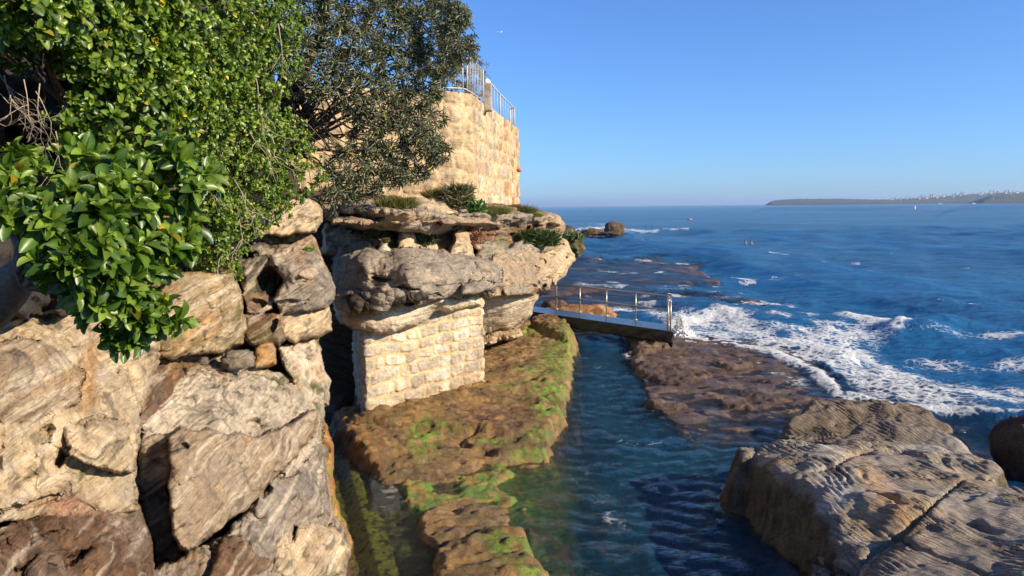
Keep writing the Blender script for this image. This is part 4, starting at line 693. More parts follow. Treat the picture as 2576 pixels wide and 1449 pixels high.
pr = empty('masonry_pier', (-2.0, 15.6, .3), 'squat pier of mortared pale stone blocks propping up the cliff overhang', 'pier')
ppath = [(-3.95, 18.2), (-3.25, 15.4), (-3.02, 14.60), (-2.93, 14.50), (-2.80, 14.62), (-.80, 16.95), (-.70, 17.10), (-.72, 17.30), (-.9, 19.0)]
masonry('stone_face', pr, ppath, lambda s: .05+0*s, lambda s: 2.75+0*s, .25, .018, .25, .42, .026, .036, 8, [(.54, .46, .34), (.49, .41, .30), (.58, .51, .40), (.44, .37, .28), (.48, .38, .26), (.42, .35, .27)], (.56, .42, .24), .05)

# pipe stubs, fences, gate post
cp = MB(); 
def P1(px, py, Y): return tuple(P(px, py, Y))
pb = empty('gate_post', P(1228, 262, 23.3), 'chipped stone gate post between the two lengths of railing', 'post'); m = MB(); c = P(1227, 244, 23.3)
m.box((c[0], c[1], 7.95), (.13, .2, .42)); o = m.build('shaft', M_stone, pb, smooth=False)
me = o.data; a = me.attributes.new('Col', 'FLOAT_COLOR', 'POINT'); [setattr(x, 'color', (.40, .33, .26, 0)) for x in a.data]
bv = o.modifiers.new('b', 'BEVEL'); bv.width = .04; bv.segments = 3
m = MB(); m.lathe((c[0]-.02, c[1]-.0, 8.37), [(.001, .16), (.07, .14), (.11, .07), (.12, 0)], 14); o = m.build('cap', plain('white_cap', (.7, .68, .62), .6), pb, smooth=True)
pp = empty('drain_pipe', P(1304, 428, 30.4), 'short red clay drain pipe poking out of the wall edge', 'pipe'); q0 = np.array(P(1296, 430, 30.6)); q1 = np.array(P(1309, 428, 30.2)); m = MB(); m.tube([q0, q0*.6+q1*.4], [.055, .06], 12); m.build('pipe_body', plain('pale_pipe', (.6, .5, .4), .7), pp, True)
m = MB(); m.tube([q0*.4+q1*.6, q1], [.08, .08], 12); m.build('collar', plain('terracotta', (.42, .13, .08), .7), pp, True)

def rail_fence(name, pts, h, label, group=None, bars=True, rr=.02, spacing=.11, posts=None, gap=.06, off=0.0, toprail=False, barlist=True):
    pts = [np.array(p, float) for p in pts]; root = empty(name, pts[0], label, 'fence', group)
    up = np.array([0, 0, 1.])
    for nm, hh, r_ in [('top_rail', h, rr*1.1), ('bottom_rail', gap, rr*.9)]:
        m = MB(); m.tube([p+up*hh for p in pts], rr*1.0 if nm == 'top_rail' else rr*.8, 8); m.build(nm, M_galv, root, True)
    tot = 0
    for a, b in zip(pts[:-1], pts[1:]):
        L = np.linalg.norm(b-a); n_ = max(1, int(L/spacing))
        for i in range(n_):
            p = a+(b-a)*(i/n_); post = (i == 0)
            m = MB(); m.tube([p+up*(gap-(.06 if post else 0)), p+up*(h)], rr*(1.1 if post else .5), 6); m.build('post' if post else 'baluster', M_galv, root, True)
    m = MB(); m.tube([pts[-1], pts[-1]+up*h], rr*1.1, 8); m.build('post', M_galv, root, True); return root
zt = 7.78
fA = [np.array([cx_(1040, 20.2), 20.3, zt]), np.array([cx_(1172, 20.75), 20.75, zt]), np.array([cx_(1183, 21.0), 21.0, zt]), np.array([cx_(1222, 23.1), 23.1, zt])]
rf = rail_fence('balcony_railing', fA, .98, 'pale steel bar railing on top of the corner of the sandstone wall', spacing=.2)
m = MB(); m.tube([fA[2]+[0.0, 0, 1.16], fA[3]+[0, 0, 1.16]], .035, 10); m.tube([fA[2]+[0, 0, .98], fA[2]+[0, 0, 1.16]], .015, 6); m.tube([(fA[2]+fA[3])/2+[0, 0, .98], (fA[2]+fA[3])/2+[0, 0, 1.16]], .015, 6); m.build('handrail', M_steel, rf, True)
fB = [np.array([cx_(1241, 24.6), 24.6, 7.78]), np.array([cx_(1263, 26.8), 26.8, 7.78]), np.array([cx_(1298, 30.6), 30.6, 7.78]), np.array([cx_(1288, 31.0), 31.0, 7.78])]
sg = np.array(P(776, 320, 19.3)); so_ = empty('warning_sign', sg, 'small yellow sign on the sandstone wall half hidden behind the foliage', 'sign'); m = MB(); m.box(sg, (.26, .015, .13)); m.build('plate', plain('sign_yellow', (.75, .48, .02), .5), so_)
m = MB(); m.box(sg+[0, -.02, -.1], (.22, .008, .012)); m.build('stripe', plain('sign_black', (.02, .02, .02), .5), so_)
rb = rail_fence('stair_railing', fB, .80, 'plain steel railing with few uprights beyond the stone gate post', spacing=.62, gap=.02, rr=.026)

# ------------------------------------------------------------------ footbridge
zd = .62
nL, nR, fR, fL = [PZ(x, y, zd) for x, y in [(1404, 793), (1693, 834), (1681, 817), (1383, 776)]]
aL, aR = nL+(nL-nR)*.28, nR; 
def lp(a, b, t): return a+(b-a)*t
def slab(m, c4, zt, zb_):
    b = [np.array([p[0], p[1], zb_]) for p in c4]; t_ = [np.array([p[0], p[1], zt]) for p in c4]; m.add(t_+b, [(0, 1, 2, 3), (7, 6, 5, 4), (0, 4, 5, 1), (1, 5, 6, 2), (2, 6, 7, 3), (3, 7, 4, 0)])
fb_ = empty('footbridge', lp(nL, nR, .5), 'dark wet concrete footbridge crossing the mouth of the rock pool', 'bridge')
m = MB(); fl2 = fL+(fL-fR)*.28
def gridslab(name, c4, zt, zb_, mat, nx=60, ny=8, amp=.02, seed=1):
    a, b, c, d = [np.array(p) for p in c4]; s = np.linspace(0, 1, nx)
    ring = []                                                  # closed cross-section swept along
    for (w0, zz) in [(t, zt) for t in np.linspace(0, 1, ny)]+[(1, z_) for z_ in np.linspace(zt-.02, zb_, ny)]+[(t, zb_) for t in np.linspace(1, 0, ny)]+[(0, z_) for z_ in np.linspace(zb_, zt-.02, ny)]:
        p0 = a+(d-a)*w0; p1 = b+(c-b)*w0; q = p0[None]+(p1-p0)[None]*s[:, None]; q[:, 2] = zz; ring.append(q)
    G = np.array(ring); G = np.concatenate([G, G[:1]], 0); k = np.where(np.abs(G[..., 2]-zt) < 1e-6, .12, 1.); nz_ = np.stack([fbm(G*4+i*7, 4, seed+i) for i in range(3)], -1); nz_[-1] = nz_[0]
    G = G+nz_*amp*k[..., None]; G[-1] = G[0]; Fc = gridfaces(np.ones(G.shape[:2], bool)); V = G.reshape(-1, 3); caps = []
    n0 = np.arange(G.shape[0]-1)*nx; return build(name, V, [tuple(f) for f in Fc]+[tuple(n0[::-1]), tuple(n0+nx-1)], mat, fb_)
gridslab('deck', [aL, aR, fR, fl2], zd, zd-.14, M_conc, amp=.02)
gridslab('fascia', [lp(nL, nR, .02)+[.0, -.05, 0], nR+[0, -.05, 0], nR+(fR-nR)*.25, lp(nL, nR, .02)+(fR-nR)*.25], zd-.012, zd-.40, M_fascia, amp=.05, seed=4)
gridslab('pier_block', [lp(nL, nR, .62)+[.05, .02, 0], nR+[.03, -.0, 0], fR+[.03, 0, 0], lp(fL, fR, .62)], zd-.16, -1.6, M_fascia, amp=.07, seed=9)
gridslab('pier_block', [lp(nL, nR, -.3), lp(nL, nR, .04), lp(fL, fR, .04), lp(fL, fR, -.3)], zd-.13, -1.6, M_fascia, amp=.07, seed=19)
hr = empty('footbridge_railing', lp(fL, fR, .2), 'two-rail stainless steel railing along the seaward edge of the footbridge', 'railing')
up = np.array([0, 0, 1.]); ts = [.057, .255, .485, .73, .985]; RH = .96
bases = [np.array([*(PZ(x, y, zd)[:2]), zd]) for x, y in [(1399.7, 776.5), (1459, 784), (1525.5, 794), (1599, 804), (1680, 816)]]
m = MB(); tp = bases[0]+up*(RH-.08); m.tube([bases[0], tp, bases[0]+up*RH+(bases[1]-bases[0])*.04, *[b+up*RH for b in bases[1:]], nR+[-.06, .1, RH-.02]], .03, 10); m.build('top_rail', M_steel, hr, True)
m = MB(); m.tube([b+up*RH*.50 for b in bases]+[bases[-1]*.5+nR*.5+[0, 0, RH*.5-.02]], .026, 8); m.build('mid_rail', M_steel, hr, True)
for b in bases[1:]: m = MB(); m.tube([b, b+up*RH], .024, 10); m.build('post', M_steel, hr, True)
for b in bases: m = MB(); m.lathe(b, [(.001, .03), (.035, .03), (.075, .015), (.08, .0)], 14); m.build('base_flange', M_steel, hr, True)
e1 = nR+np.array([-.14, .10, 0]); e2 = nR+np.array([-.02, .28, 0])
for b in (e1, e2): m = MB(); m.tube([b, b+up*RH], .026, 10); m.build('post', M_steel, hr, True)
m = MB(); m.tube([e1+up*RH, e2+up*(RH+.05)], .026, 10); m.build('end_rail', M_steel, hr, True)

# splash at the end of the bridge
r_ = np.random.default_rng(5); sv, sf = [], []
cs = PZ(1712, 850, 0)
ico = [(0, 0, 1), (.9, 0, -.4), (-.45, .8, -.4), (-.45, -.8, -.4)]; icf = [(0, 1, 2), (0, 2, 3), (0, 3, 1), (1, 3, 2)]
m = MB()
for k in range(2600):
    h = r_.beta(1.1, 1.9)*1.15; ang = r_.uniform(0, 6.28); rad = abs(r_.normal(0, .17))*(1-.35*h)+.03*h; s_ = r_.uniform(.008, .04)*(1.15-h*.5)*(2.0 if h < .4 else 1)
    lean = .05*h; p = cs+np.array([rad*math.cos(ang)*1.1-lean+.05, rad*math.sin(ang), h*(1-.9*min(rad*1.6, 1))]); Rm = np.linalg.qr(r_.normal(size=(3, 3)))[0]
    m.add([p+Rm@np.array(q)*s_ for q in ico], icf)
spl = m.build('splash', plain('white_spray', (.85, .86, .86), .9, 0, .02), None, True); tag(spl, 'white plume of spray thrown up at the seaward end of the footbridge', 'splash', kind='thing')

# ------------------------------------------------------------------ loose rocks
def rock(name, px, py, zbase, size, seed, mat, col, label, group=None, rot=0.0, Y=None, res=5, amp=.18, cat='rock', wetz=.3, strata_=0.0):
    c = PZ(px, py, zbase) if Y is None else P(px, py, Y); import bmesh
    bm = bmesh.new(); bmesh.ops.create_icosphere(bm, subdivisions=res, radius=1); V = np.array([v.co[:] for v in bm.verts]); Fs = np.array([[v.index for v in f.verts] for f in bm.faces]); bm.free()
    V = np.sign(V)*np.abs(V)**.75; V = V*(1+amp*fbm(V*1.3+seed, 4, seed)+amp*.4*fbm(V*4+seed, 4, seed+1)+strata_*np.abs(np.sin(V[:, 0]*9+V[:, 1]*3+2*gn(V*2, seed)))[...])[:, None]; Vw = V*np.array(size)
    cr, sr = math.cos(rot), math.sin(rot); Vw = np.stack([Vw[:, 0]*cr-Vw[:, 1]*sr, Vw[:, 0]*sr+Vw[:, 1]*cr, Vw[:, 2]], -1)+c
    t = fbm(Vw*1.2/max(size[2], .3), 4, seed+5); C = np.zeros(V.shape)+np.array(col); C = mixc(C, np.array(col)*.35, ss(.0, .6, t)*.7); C = mixc(C, np.array(col)*1.6, ss(.1, .6, -t)*.5); wet = ss(wetz, 0, Vw[:, 2])*.7; C = mixc(C, np.array(col)*.3, wet)
    return tag(build(name, Vw, Fs, mat, col=np.c_[C, wet], origin=c), label, cat, group)
rock('brown_rock', 1448, 800, .12, (1.45, .55, .50), 3, M_reef, (.36, .19, .09), 'long ribbed brown rock just behind the left half of the footbridge', rot=-.18, amp=.2, strata_=.10)
rock('brown_rock', 1395, 775, .1, (.6, .5, .35), 7, M_reef, (.12, .07, .05), 'dark low rock where the footbridge meets the cliff', rot=-.1)
rock('sea_rock', 1546, 580, .3, (1.6, 1.5, 1.4), 21, M_boulder, (.13, .085, .05), 'rounded dark boulder standing alone in the sea beyond the cliff', Y=118, amp=.15)
rock('sea_rock', 1490, 585, .1, (1.5, 1.2, .6), 25, M_boulder, (.15, .09, .05), 'low dark rock in the surf left of the rounded sea boulder', Y=116, amp=.2)
rock('sea_rock', 1535, 588, .1, (1.7, 1.1, .35), 26, M_boulder, (.10, .065, .045), 'flat wet rock at the foot of the rounded sea boulder', Y=112, amp=.25)
rock('shore_rock', 1412, 590, .1, (1.6, 2.0, .8), 31, M_boulder, (.10, .07, .05), 'dark jagged rock right beyond the tip of the cliff ledge', Y=80, amp=.35)
rock('shore_rock', 1428, 612, .1, (.95, 1.1, .75), 33, M_boulder, (.14, .12, .05), 'small rock tufted with green below the dark jagged rock', Y=46, amp=.35)
rock('shore_rock', 1388, 575, .1, (1.8, 2.0, .7), 35, M_boulder, (.13, .09, .06), 'low rock partly hidden behind the cliff ledge', Y=90, amp=.35)
rock('shore_rock', 2598, 1150, .1, (.52, .7, .72), 41, M_boulder, (.11, .07, .045), 'dark rock standing in the water at the right edge', Y=12.6, amp=.15)
rock('loose_stone', 600, 905, 0, (.20, .16, .12), 51, M_cliff, (.46, .37, .27), 'pale loose stone block wedged under the overhanging cliff rocks', Y=9.3, amp=.22, res=4, wetz=-5)
rock('loose_stone', 513, 908, 0, (.05, .05, .045), 55, M_cliff, (.34, .28, .22), 'small knobbly stone in the dark slot left of the pale stone block', Y=8.5, amp=.3, res=3, wetz=-5)

# ------------------------------------------------------------------ foliage
def unit(a): return a/(np.linalg.norm(a, axis=-1, keepdims=True)+1e-12)
def leaf_t(rows=5, kind='obovate', fold=.25, curl=.25):
    v, prof = [], {'obovate': lambda t: .10+.90*max(0, 1-abs((t-.64)/.64 if t < .64 else (t-.64)/.37)**(1.7 if t < .64 else 2.6))**.85, 'lance': lambda t: .12+.88*math.sin(math.pi*min(.97, t*.95+.03))**.8, 'blade': lambda t: 1-t*.95}[kind]
    for i in range(rows):
        t = 1-(1-i/(rows-1))**1.45; wd = prof(t)
        for x in (-1, 0, 1): v.append((x*wd, t, fold*abs(x)*wd*.5-curl*t*t*.5))
    f = [(i*3+j, i*3+j+1, (i+1)*3+j+1, (i+1)*3+j) for i in range(rows-1) for j in (0, 1)]
    return np.array(v), np.array(f)
def leaves(base, d, up_, L, W, col, tpl):
    tv, tf = tpl; d = unit(d); side = unit(np.cross(d, up_)); nr = np.cross(side, d)
    V = base[:, None]+side[:, None]*(tv[None, :, :1]*W[:, None, None])+d[:, None]*(tv[None, :, 1:2]*L[:, None, None])+nr[:, None]*(tv[None, :, 2:3]*L[:, None, None])
    Fc = tf[None]+(np.arange(len(base))*len(tv))[:, None, None]; C = np.repeat(col[:, None], len(tv), 1)
    return V.reshape(-1, 3), Fc.reshape(-1, 4), C.reshape(-1, 3)
def rosettes(c, ax, n, L, tpl, width, cols, g, tilt=(20, 95), young=None, size=.3):
    m = len(c); i = np.tile(np.arange(n), m); c = np.repeat(c, n, 0); ax = np.repeat(unit(ax), n, 0)
    ref = unit(np.cross(ax, np.array([.3, .2, 1.])+ax*0)); ref2 = np.cross(ax, ref); ph = i*2.4+np.repeat(g.uniform(0, 6.28, m), n)+g.normal(0, .2, m*n)
    tl = np.radians(tilt[0]+(tilt[1]-tilt[0])*((i+.5)/n)**.8+g.normal(0, 9, m*n)); rad = ref*np.cos(ph)[:, None]+ref2*np.sin(ph)[:, None]
    d = ax*np.cos(tl)[:, None]+rad*np.sin(tl)[:, None]; d[:, 2] -= .12; Ls = L*(.65+.45*((i+1)/n))*g.uniform(1-size, 1+size, m*n); up_ = ax*1.0+rad*-.2+g.normal(0, .25, (m*n, 3))
    base = c-ax*(i/n*L*.5)[:, None]; k = g.integers(0, len(cols), m*n); col = np.array(cols)[k]*g.uniform(.75, 1.25, (m*n, 1))
    if young is not None: y = (i < 2)[:, None]*.6+.0; col = lerp(col, np.array(young), y)
    yl = g.random(m*n); col[yl < .007] = (.55, .42, .02); col[(yl > .007) & (yl < .022)] *= np.array([2.2, 1.1, .8])
    return leaves(base, d, up_, Ls, Ls*width, col, tpl)
def shell(cl, dens, g, sunb=.35, upb=.4, thick=(.66, 1.12), shag=.45):
    C_, A_ = [], []
    cen = np.array([c[:3] for c in cl]); rad = np.array([c[3] for c in cl])
    for c, r_ in zip(cen, rad):
        m = int(dens*4*math.pi*r_*r_); d = unit(g.normal(size=(m, 3))); p = c+d*np.array([1, 1, .9])*(r_*g.uniform(*thick, m)*(1+shag*fbm(d*1.9+c, 2, 5)))[:, None]
        dd = np.sqrt(((p[:, None]-cen[None])**2).sum(-1))/rad[None]; own = (dd < .68).any(1); back = (d[:, 1] > .55) & (g.random(m) < .7)
        ok = ~own & ~back; C_.append(p[ok]); A_.append(d[ok])
    p, d = np.concatenate(C_), np.concatenate(A_); return p, unit(d+np.array([0, 0, upb])+np.array(sdir)*sunb+g.normal(0, .35, d.shape))
def clumps(poly, dep, n, r, g, hole=None, margin=.75):
    poly = np.array(poly, float); f = rbf(dep); out = []; tries = 0
    while len(out) < n and tries < 40000:
        tries += 1; x = g.uniform(poly[:, 0].min(), poly[:, 0].max()); y = g.uniform(poly[:, 1].min(), poly[:, 1].max()); Y = float(f(x, y)); rr = r*g.uniform(.7, 1.25)*(Y/7)**.3; rp = rr*F/Y
        if polysdf(np.array([x]), np.array([y]), poly)[0] > -rp*margin: continue
        if hole is not None and any(polysdf(np.array([x]), np.array([y]), h)[0] < rp*.7 for h in hole): continue
        p = P(x, y, Y+g.uniform(-.15, .35)*r); 
        if out and min(math.dist(p, o[:3])/(rr+o[3]) for o in out) < .42: continue
        out.append((*p, rr))
    return out
def branches(root, targets, g, r0, mb, wig=.12, n=7):
    root = np.array(root, float)
    for t in targets:
        t = np.array(t[:3]); L = np.linalg.norm(t-root); s = np.linspace(0, 1, n)[:, None]; p = root+(t-root)*s; p[1:-1] += g.normal(0, wig*L*.18, (n-2, 3)); p[:, 2] += (np.sin(s[:, 0]*math.pi)*L*.08)
        mb.tube(p, np.linspace(r0, r0*.25, n), 6)
G_LEAF = [(.085, .15, .016), (.12, .19, .02), (.055, .105, .012), (.19, .26, .03), (.04, .08, .012)]
g = np.random.default_rng(21)
def bush(name, label, root, cl, dens, L, n, cols, tpl, width, young, mat, r0, group=None, kind=('foliage', 'branches'), **kw):
    rt = empty(name, root, label, 'tree' if 'tree' in name else 'shrub', group); p, a = shell(cl, dens, g, **{k: v for k, v in kw.items() if k in ('sunb', 'upb', 'thick')})
    V, Fc, C = rosettes(p, a, n, L, tpl, width, cols, g, young=young, tilt=kw.get('tilt', (20, 95))); build(kind[0], V, Fc, mat, rt, col=C)
    m = MB(); branches(root, cl[::max(1, len(cl)//26)], g, r0, m); m.build(kind[1], M_bark, rt, True); return rt, p
# near bush with big glossy leaves
nearp = [(0, 470), (60, 430), (150, 430), (200, 375), (290, 365), (370, 395), (440, 385), (475, 440), (495, 520), (490, 630), (470, 700), (440, 760), (350, 810), (250, 800), (160, 750), (90, 700), (40, 640), (-60, 640), (-60, 470)]
cl = clumps(nearp, [(0, 550, 2.5), (250, 600, 2.55), (520, 550, 3.0), (300, 400, 2.9), (400, 800, 2.9)], 30, .10, g)
cl += [(*P(x, y, 3.2), .075) for x, y in [(490, 440), (440, 370), (-10, 430), (40, 410)]]
cl += [(*P(x, y, 2.9), .05) for x, y in [(250, 805), (320, 835), (335, 800), (395, 800), (430, 780), (290, 780), (320, 850), (215, 380), (450, 400), (490, 470), (20, 470)]]
rt, _ = bush('glossy_shrub', 'nearest shrub of big rounded glossy green leaves hanging over the pale rocks', P(60, 720, 3.1), cl, 200, .074, 9, [(.06, .12, .012), (.085, .155, .016), (.13, .20, .024), (.04, .085, .009)], leaf_t(7, 'obovate', .45, .55), .235, (.26, .36, .05), M_leaf, .016, upb=.35, sunb=.7, tilt=(8, 72))
m = MB(); tk = [P(-120, 840, 3.7), P(-40, 780, 3.6), P(20, 725, 3.5), P(60, 680, 3.4), P(100, 620, 3.3)]; m.tube(tk, [.13, .12, .10, .07, .04], 12); m.build('trunk', M_bark, rt, True)
# tall hedge behind
depB = [(100, 100, 4.7), (60, 300, 4.6), (400, 50, 5.7), (400, 350, 5.6), (650, 100, 8.2), (700, 400, 10.0), (760, 450, 10.6), (600, 600, 9.8), (560, 690, 9.4), (500, 200, 6.7), (540, 500, 8.2)]
hole = [[(-90, 140), (60, 150), (150, 200), (200, 330), (230, 370), (150, 430), (-90, 450)]]
polyL = [(30, -60), (480, -60), (500, 60), (490, 200), (500, 330), (470, 380), (380, 380), (300, 370), (200, 330), (140, 240), (60, 160), (20, 60)]
cl = clumps(polyL, depB, 46, .21, g, hole, .5)+[(*P(-20, 100, 4.9), .2), (*P(165, 320, 5.0), .13), (*P(100, 405, 4.9), .10), (*P(20, 425, 4.8), .10), (*P(30, 130, 4.9), .12), (*P(190, 370, 5.0), .12)]
bush('glossy_shrub', 'tall bright green shrub with medium rounded leaves filling the upper left', P(300, 520, 7.2), cl, 88, .072, 9, G_LEAF, leaf_t(5, 'obovate', .4, .4), .26, (.30, .42, .06), M_leaf, .03, upb=.25, sunb=.6, tilt=(10, 82))
polyM = [(440, -60), (660, -60), (740, 0), (762, 130), (735, 190), (700, 250), (735, 310), (775, 350), (802, 400), (792, 460), (745, 490), (690, 520), (650, 560), (610, 620), (590, 690), (560, 715), (510, 700), (490, 600), (480, 450), (440, 330)]
cl = clumps(polyM, depB, 80, .25, g, None, .45)
bush('glossy_shrub', 'small-leaved bright green shrub trailing down the cliff beside the grey tree', P(620, 520, 10.6), cl, 78, .060, 8, G_LEAF, leaf_t(4, 'obovate', .4, .35), .27, (.32, .42, .06), M_leaf, .03, upb=.25, sunb=.6, tilt=(10, 82))
# low weeds at the left
cl = [(*P(-5, 455, 4.2), .12), (*P(20, 440, 4.6), .1), (*P(-10, 240, 5.4), .2)]
# grey green coastal tree
polyT = [(640, -60), (1120, -60), (1135, 20), (1180, 25), (1150, 75), (1200, 138), (1140, 165), (1100, 215), (1075, 260), (1060, 310), (1122, 372), (1085, 420), (1010, 455), (965, 440), (930, 470), (880, 500), (825, 510), (805, 470), (815, 420), (850, 380), (880, 330), (860, 270), (790, 240), (735, 225), (700, 130), (690, 0)]
depT = [(700, 100, 12.4), (900, 100, 13.0), (1150, 100, 14.5), (900, 300, 13.0), (850, 480, 13.2), (1080, 400, 13.8)]
cl = clumps(polyT, depT, 115, .27, g, [[(735, 235), (850, 262), (905, 330), (820, 400), (790, 380)]], .42)
cl += [(*P(x, y, 13.2), .17) for x, y in [(1120, 60), (1150, 45), (1165, 125), (1130, 120), (1100, 370), (1110, 385), (845, 500), (900, 500), (815, 520), (950, 475), (1150, 20), (1110, 5), (1010, 440), (1085, 240), (1180, 140), (1165, 40), (1140, 75), (1100, 300), (1060, 350), (985, 450), (925, 470), (870, 490)]]
BK = [(.10, .115, .055), (.14, .155, .08), (.07, .08, .038), (.22, .23, .14)]
rt, _ = bush('coastal_tree', 'dark grey-green narrow-leaved coastal tree in front of the sandstone wall', P(720, 380, 13.6), cl, 44, .13, 11, BK, leaf_t(4, 'lance', .3, .15), .085, (.20, .22, .13), M_bank, .035, kind=('crown', 'branches'), upb=.35, sunb=.2, tilt=(25, 100))
m = MB()
for k in range(30):
    a0 = P(730+g.uniform(-20, 20), 150+g.uniform(0, 150), 13.4); b0 = P(g.uniform(740, 900), g.uniform(250, 400), 13.1); mid = (a0+b0)/2+g.normal(0, .2, 3); m.tube([a0, mid, b0, b0+g.normal(0, .25, 3)-[0, 0, .15]], [.03, .018, .01, .005], 5)
m.build('branches', M_bark, rt, True); m = MB(); m.tube([P(640, 500, 14.6), P(690, 380, 14.2), P(730, 240, 13.8), P(800, 100, 13.5), P(850, -80, 13.4)], [.2, .17, .14, .10, .06], 10); m.build('trunk', M_bark, rt, True)
# bare twigs in the dark hollow
def twigs(mb, p, d, L, r_, dep):
    e = p+d*L; mid = p+d*L*.5+g.normal(0, L*.06, 3); mb.tube([p, mid, e], [r_, r_*.8, r_*.6], 5, False)
    if dep: [twigs(mb, e, unit(d+g.normal(0, .42, 3)), L*g.uniform(.55, .9), r_*.6, dep-1) for _ in range(g.integers(2, 4))]
rt = empty('dead_branch', P(20, 200, 4.7), 'bare pale dead branches in the dark hollow at the left edge', 'branch'); m = MB()
for x, y, dx, dz in [(-20, 160, .6, -.9), (10, 190, .3, -1), (60, 200, .15, -1), (100, 210, -.1, -1), (-30, 220, .8, -.6), (140, 330, .1, -1), (-40, 20, .7, -.3), (-30, 60, .8, .1), (-40, 300, .9, -.3), (90, 230, .5, -1)]:
    twigs(m, P(x, y, 4.45+g.uniform(-.1, .3)), unit(np.array([dx, -.1, dz])), .15, .0042, 3)
m.build('twigs', M_twig, rt, True)
m = MB()
for x, y in [(600, 300), (640, 180), (570, 420), (620, 460), (700, 60), (680, 330), (560, 620), (600, 540), (560, 350), (655, 250)]:
    twigs(m, P(x, y, float(rbf(depB)(x, y))-.42), unit(np.array([g.normal(.1, .3), -.15, -1])), .30, .007, 2)
o = m.build('dry_stems', M_twig, next(q for q in bpy.data.objects if q.get('label', '').startswith('small-leaved')), True)
# the bank the shrubs grow on
bk = [dict(poly=[(-200, -120), (600, -120), (690, 60), (680, 200), (700, 330), (740, 420), (760, 520), (640, 620), (560, 700), (200, 790), (-200, 820)], R=.3, col=(.03, .025, .016),
      dep=[(0, 100, 5.6), (0, 450, 5.2), (200, 760, 6.3), (400, 50, 7.4), (400, 400, 8.0), (650, 100, 10.4), (700, 450, 11.5), (600, 620, 10.9)], amp=.5)]
bx, by, _, _, V, keep, _, C, D = relief((-200, 775, -120, 820), 6, bk, 20, 5); V = V-gridnormal(V)*(fbm(V*1.5, 2, 3)*.06)[..., None]
Fc = gridfaces(keep); att = np.concatenate([mixc(C, (.06, .04, .02), ss(0, .5, fbm(V*5, 3, 9))), 0*C[..., :1]], -1).reshape(-1, 4); Vv, Fc, att = compact(V.reshape(-1, 3), Fc, att); Vv, Fc, att = skirt(Vv, Fc, 0, (-2, 2, 0), att)
tag(build('hillside', Vv, Fc, M_soil, col=att), kind='structure')

def tuft(name, label, cat, c, w, h, n, L, W, cols, kind='blade', mat=None, spread=.5, group=None, droop=.3, rows=4, flat=.5):
    c = np.array(c, float); o = g.normal(0, 1, (n, 3))*np.array([w*.45, w*.45*flat, 0]); b = c+np.clip(o, -w*.8, w*.8); b[:, 2] += g.uniform(0, 1, n)*h if kind != 'blade' else 0
    d = unit(np.stack([g.normal(0, spread, n)+o[:, 0]/w*.6, g.normal(0, spread, n)-.1, np.abs(g.normal(.8, .3, n))], -1)); Ls = L*g.uniform(.6, 1.25, n)
    col = np.array(cols)[g.integers(0, len(cols), n)]*g.uniform(.7, 1.3, (n, 1)); up_ = unit(np.stack([g.normal(0, .5, n), -np.ones(n), g.normal(.6, .4, n)], -1))
    V, Fc, C = leaves(b, d, up_, Ls, np.full(n, W), col, leaf_t(rows, kind, .2, droop)); return tag(build(name, V, Fc, mat or M_grass, col=C, origin=c), label, cat, group)
GG, GB, GD, GR = [(.16, .22, .03), (.22, .26, .05)], [(.22, .19, .08), (.16, .17, .06), (.28, .22, .10)], [(.05, .09, .02), (.08, .10, .03), (.12, .10, .05)], [(.25, .07, .03), (.18, .10, .05), (.30, .14, .07)]
tuft('grass_tuft', 'bright green grass tuft at the front edge of the cliff terrace', 'grass', onB(1000, 524), .38, .1, 1300, .24, .008, GG+GB)
tuft('grass_tuft', 'small brownish grass tuft against the foot of the sandstone wall', 'grass', P(1105, 497, 19.2), .40, .1, 900, .26, .008, GB)
tuft('grass_tuft', 'wide grass tuft right of the broad-leaved plant on the terrace', 'grass', onB(1238, 540), .5, .1, 1400, .24, .009, GB+GG)
tuft('grass_tuft', 'wide dark grass tuft at the seaward corner of the sandstone wall', 'grass', P(1298, 541, 24), .6, .1, 1600, .32, .011, [(.10, .12, .035), (.15, .15, .06)])
tuft('grass_tuft', 'tiny yellowish grass tuft nearest the tip of the cliff terrace', 'grass', onB(1342, 545), .30, .1, 500, .16, .009, GG)
tuft('spiky_bush', 'tall spiky brown-green bush standing on the terrace before the wall', 'shrub', P(1155, 528, 18.9), .34, .52, 1100, .22, .011, GD+GB, 'lance', M_bank, .7)
tuft('spiky_bush', 'fern-like green bush hanging over the honeycombed end of the cliff', 'fern', onB(1352, 625), .62, .35, 1500, .30, .014, [(.05, .09, .02), (.08, .13, .03)], 'lance', M_bank, .8)
tuft('leafy_plant', 'broad-leaved green plant right of the spiky bush on the terrace', 'plant', P(1196, 536, 18.8), .26, .26, 330, .11, .028, [(.07, .14, .03), (.10, .18, .05)], 'obovate', M_leaf, .8)
tuft('leafy_plant', 'dark trailing plant in the recess behind the clay pot', 'plant', onB(950, 600)+[0, -.3, -.05], .30, .36, 520, .10, .022, GD, 'obovate', M_bank, .8)
tuft('leafy_plant', 'dark leafy plant in the recess between the two stone pillars', 'plant', onB(1065, 612)+[0, -.3, -.05], .42, .2, 500, .12, .02, [(.03, .06, .015), (.05, .08, .02)], 'lance', M_bank, .9)
tuft('leafy_plant', 'reddish dry plant right of the second stone pillar under the slab', 'plant', onB(1190, 612)+[0, -.2, -.05], .22, .42, 330, .14, .016, GR, 'lance', M_bank, .9)
tuft('leafy_plant', 'light green weed growing on the narrow rock shelf left of the cleft', 'plant', onA(712, 606)+[0, -.05, -.02], .17, .13, 420, .05, .013, [(.16, .22, .04), (.20, .26, .05)], 'obovate', M_leaf, .8)
tuft('leafy_plant', 'tiny light green weed at the edge of the rock shelf beside the cleft', 'plant', onA(778, 630)+[0, -.05, -.01], .09, .05, 160, .04, .01, [(.16, .22, .04)], 'obovate', M_leaf, .8)
